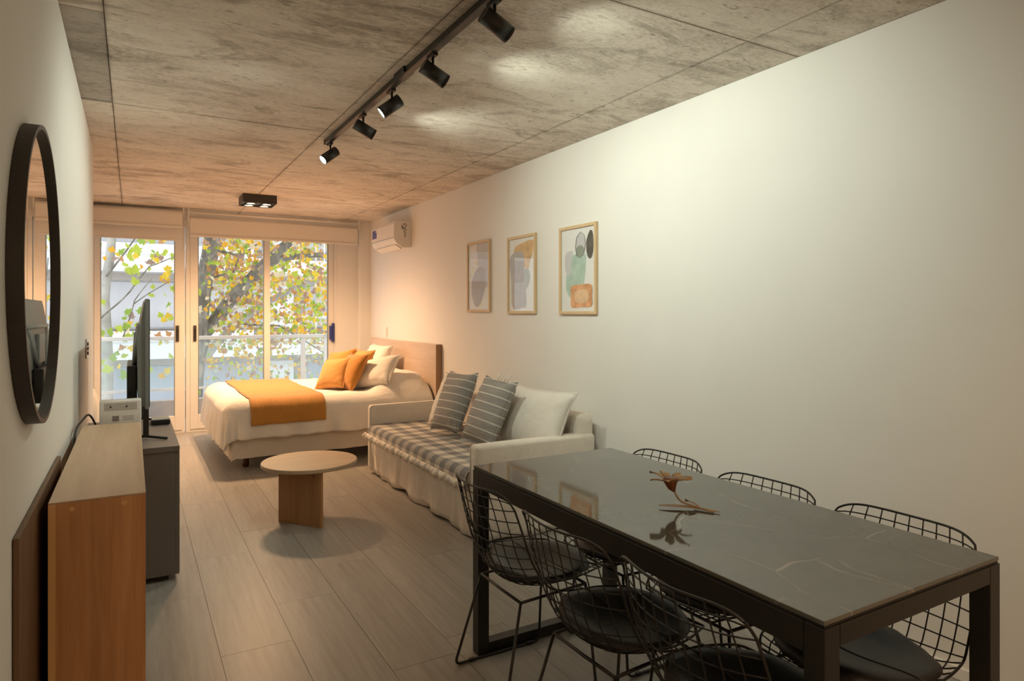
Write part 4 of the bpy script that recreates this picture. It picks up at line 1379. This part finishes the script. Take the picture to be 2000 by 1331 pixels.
v_, f_ = tube_data([(-0.004, 0.006, 0.050), (-0.010, 0.010, 0.062), (-0.013, 0.012, 0.078), (-0.014, 0.013, 0.092)], 0.01, 14, True, [0.005, 0.014, 0.021, 0.025])
mesh_obj('calyx', v_, f_, M_dryd, flo, True)
for k in range(7):
    a = 2 * PI * k / 7 + 0.3
    petal('petal', 0.066 if k % 2 else 0.058, 0.023, 0, 0.030 + 0.012 * (k % 3), a, (-0.014 + 0.012 * math.cos(a), 0.013 + 0.012 * math.sin(a), 0.080), M_dry, flo, 0.004)
tube('stem', rounded_path([(-0.005, 0.007, 0.054), (0.006, -0.004, 0.020), (0.030, -0.045, 0.008), (0.052, -0.11, 0.004)], 0.02, 5), 0.0032, M_dryl, flo, 8)
petal('leaf', 0.125, 0.016, 0, 0.006, 2.42, (0.038, -0.06, 0.006), M_dryl, flo)
petal('leaf', 0.085, 0.011, 0, 0.002, -1.12, (0.030, -0.045, 0.004), M_dryl, flo)
petal('leaf', 0.050, 0.013, 0, 0.030, 1.9, (0.042, -0.060, 0.008), M_dryl, flo, 0.004)

# ================================================================== WIRE CHAIRS
# local frame: the sitter looks to +x, the back is at -x
CC = [(-0.285, 0.775), (-0.268, 0.70), (-0.246, 0.61), (-0.217, 0.51), (-0.172, 0.428), (-0.100, 0.388), (0.00, 0.386), (0.09, 0.400), (0.165, 0.420), (0.208, 0.418)]
WW = [0.205, 0.220, 0.230, 0.232, 0.235, 0.233, 0.228, 0.215, 0.185, 0.15]
DD = [0.050, 0.058, 0.064, 0.070, 0.075, 0.075, 0.060, 0.045, 0.020, 0.005]
def cr(arr, t):
    m = len(arr) - 1
    u = min(max(t, 0), 1) * m
    i = min(int(u), m - 1)
    k = u - i
    p0, p1, p2, p3 = arr[max(i - 1, 0)], arr[i], arr[i + 1], arr[min(i + 2, m)]
    return 0.5 * ((2 * p1) + (-p0 + p2) * k + (2 * p0 - 5 * p1 + 4 * p2 - p3) * k * k + (-p0 + 3 * p1 - 3 * p2 + p3) * k ** 3)
CXs, CZs = [c[0] for c in CC], [c[1] for c in CC]
def shell(t, s, lift=0.0):
    x_, z_ = cr(CXs, t), cr(CZs, t)
    tx, tz = cr(CXs, t + 0.01) - cr(CXs, t - 0.01), cr(CZs, t + 0.01) - cr(CZs, t - 0.01)
    l = math.hypot(tx, tz) or 1
    nx, nz = -tz / l, tx / l
    if nz < 0 and abs(nz) > abs(nx): nx, nz = -nx, -nz
    d = cr(DD, t) * abs(s) ** 2.2 + lift
    # round the top corners a little
    top_drop = 0.030 * abs(s) ** 6 * max(0.0, 1 - t / 0.10)
    return Vector((x_ + nx * d, s * cr(WW, t), z_ + nz * d - top_drop))

def make_chair():
    root = empty('wire_chair')
    bas = []
    # rim
    rimp = [shell(0, s_ / 16) for s_ in range(-16, 17)]
    rimp += [shell(k / 30, 1) for k in range(1, 30)]
    rimp += [shell(1, s_ / 10) for s_ in range(10, -11, -1)]
    rimp += [shell(k / 30, -1) for k in range(29, 0, -1)]
    rimp.append(rimp[0])
    v, f = tube_data(rimp, 0.0036, 6, False)
    rim = mesh_obj('basket_rim', v, f, M_black, root, True)
    for k in range(-4, 5):
        s_ = k / 5
        tube('wire', [shell(q / 22, s_) for q in range(23)], 0.0022, M_black, rim, 5)
    nt_ = 19
    for k in range(1, nt_):
        t = k / nt_
        tube('wire', [shell(t, q / 8) for q in range(-8, 9)], 0.0022, M_black, rim, 5)
    # leather pad: rounded diamond lying in the seat
    v, f = [], []
    nu, nv = 16, 16
    def padpt(u, w, up):
        t = 0.69 + 0.28 * u
        # squircle outline narrowing to the back
        lim = (1 - abs(u) ** 3.0) ** 0.5 if abs(u) < 1 else 0
        back = 1.0 if u > -0.2 else 1.0 - 0.12 * (-u - 0.2) / 0.8
        s_ = w * 0.94 * lim * back
        th = 0.012 + 0.034 * (1 - min(1, abs(w)) ** 4) * max(0.0, 1 - abs(u) ** 6) ** 0.5 if up else 0.004
        return shell(min(t, 0.985), s_, th)
    for up in (True, False):
        for i in range(nu + 1):
            for j in range(nv + 1):
                v.append(padpt(-0.995 + 1.99 * i / nu, -1 + 2 * j / nv, up))
    m1 = (nu + 1) * (nv + 1)
    for i in range(nu):
        for j in range(nv):
            a = i * (nv + 1) + j
            f.append((a, a + nv + 1, a + nv + 2, a + 1))
            f.append((m1 + a, m1 + a + 1, m1 + a + nv + 2, m1 + a + nv + 1))
    for i in range(nu):
        for j in (0, nv):
            a = i * (nv + 1) + j
            f.append((a, a + nv + 1, m1 + a + nv + 1, m1 + a))
    for j in range(nv):
        for i in (0, nu):
            a = i * (nv + 1) + j
            f.append((a, a + 1, m1 + a + 1, m1 + a))
    bm = bmesh.new()
    bv = [bm.verts.new(q) for q in v]
    for q in f:
        try: bm.faces.new([bv[i] for i in q])
        except ValueError: pass
    bmesh.ops.remove_doubles(bm, verts=bm.verts, dist=0.0004)
    pad = bm_obj('seat_pad', bm, M_leather, root, True)
    tube('pad_seam', [padpt(0.05, -1 + 2 * q / 16, True) + Vector((0, 0, 0.0008)) for q in range(17)], 0.0022, M_leather, pad, 5)
    # sled base
    hw, tw_ = 0.200, 0.152     # half widths at the floor and under the seat
    rb = 0.0055
    for sy in (-1, 1):
        y, yt = sy * hw, sy * tw_
        tube('leg', rounded_path([(-0.150, yt, 0.366), (-0.245, y, rb), (0.150, y, rb), (0.135, yt, 0.378)], 0.03, 6), rb, M_black, root, 8)
        tube('side_bar', [(-0.150, yt, 0.364), (0.135, yt, 0.376)], rb, M_black, root, 8)
        for gx in (-0.17, 0.10):
            box('glide', gx - 0.012, gx + 0.012, y - 0.007, y + 0.007, 0.0, 0.014, M_black, root, r=0.002)
    tube('cross_bar', [(-0.150, -tw_, 0.364), (-0.148, 0, 0.360), (-0.150, tw_, 0.364)], rb, M_black, root, 8)
    tube('cross_bar', [(0.135, -tw_, 0.376), (0.135, 0, 0.374), (0.135, tw_, 0.376)], rb, M_black, root, 8)
    return root
proto = make_chair()
CG = 'black wire chairs round the dining table'
chairs = [
    (1.352, 2.170, 0.0, 'black wire chair on the aisle side of the table, nearest the sofa'),
    (1.335, 1.625, 0.02, 'black wire chair on the aisle side, in the middle of its row'),
    (1.345, 1.145, -0.02, 'black wire chair on the aisle side, cut off by the bottom frame edge'),
    (1.792, 2.155, PI, 'black wire chair on the wall side of the table, nearest the sofa'),
    (1.792, 1.635, PI + 0.02, 'black wire chair on the wall side, in the middle of its row'),
    (1.795, 1.145, PI - 0.01, 'black wire chair on the wall side, rightmost, its seat pad fully visible'),
]
for k, (cx, cy, rz, lab) in enumerate(chairs):
    o = proto if k == 0 else dup(proto)
    o.location = (cx, cy, 0)
    o.rotation_euler = (0, 0, rz)
    tag(o, lab, 'chair', CG)
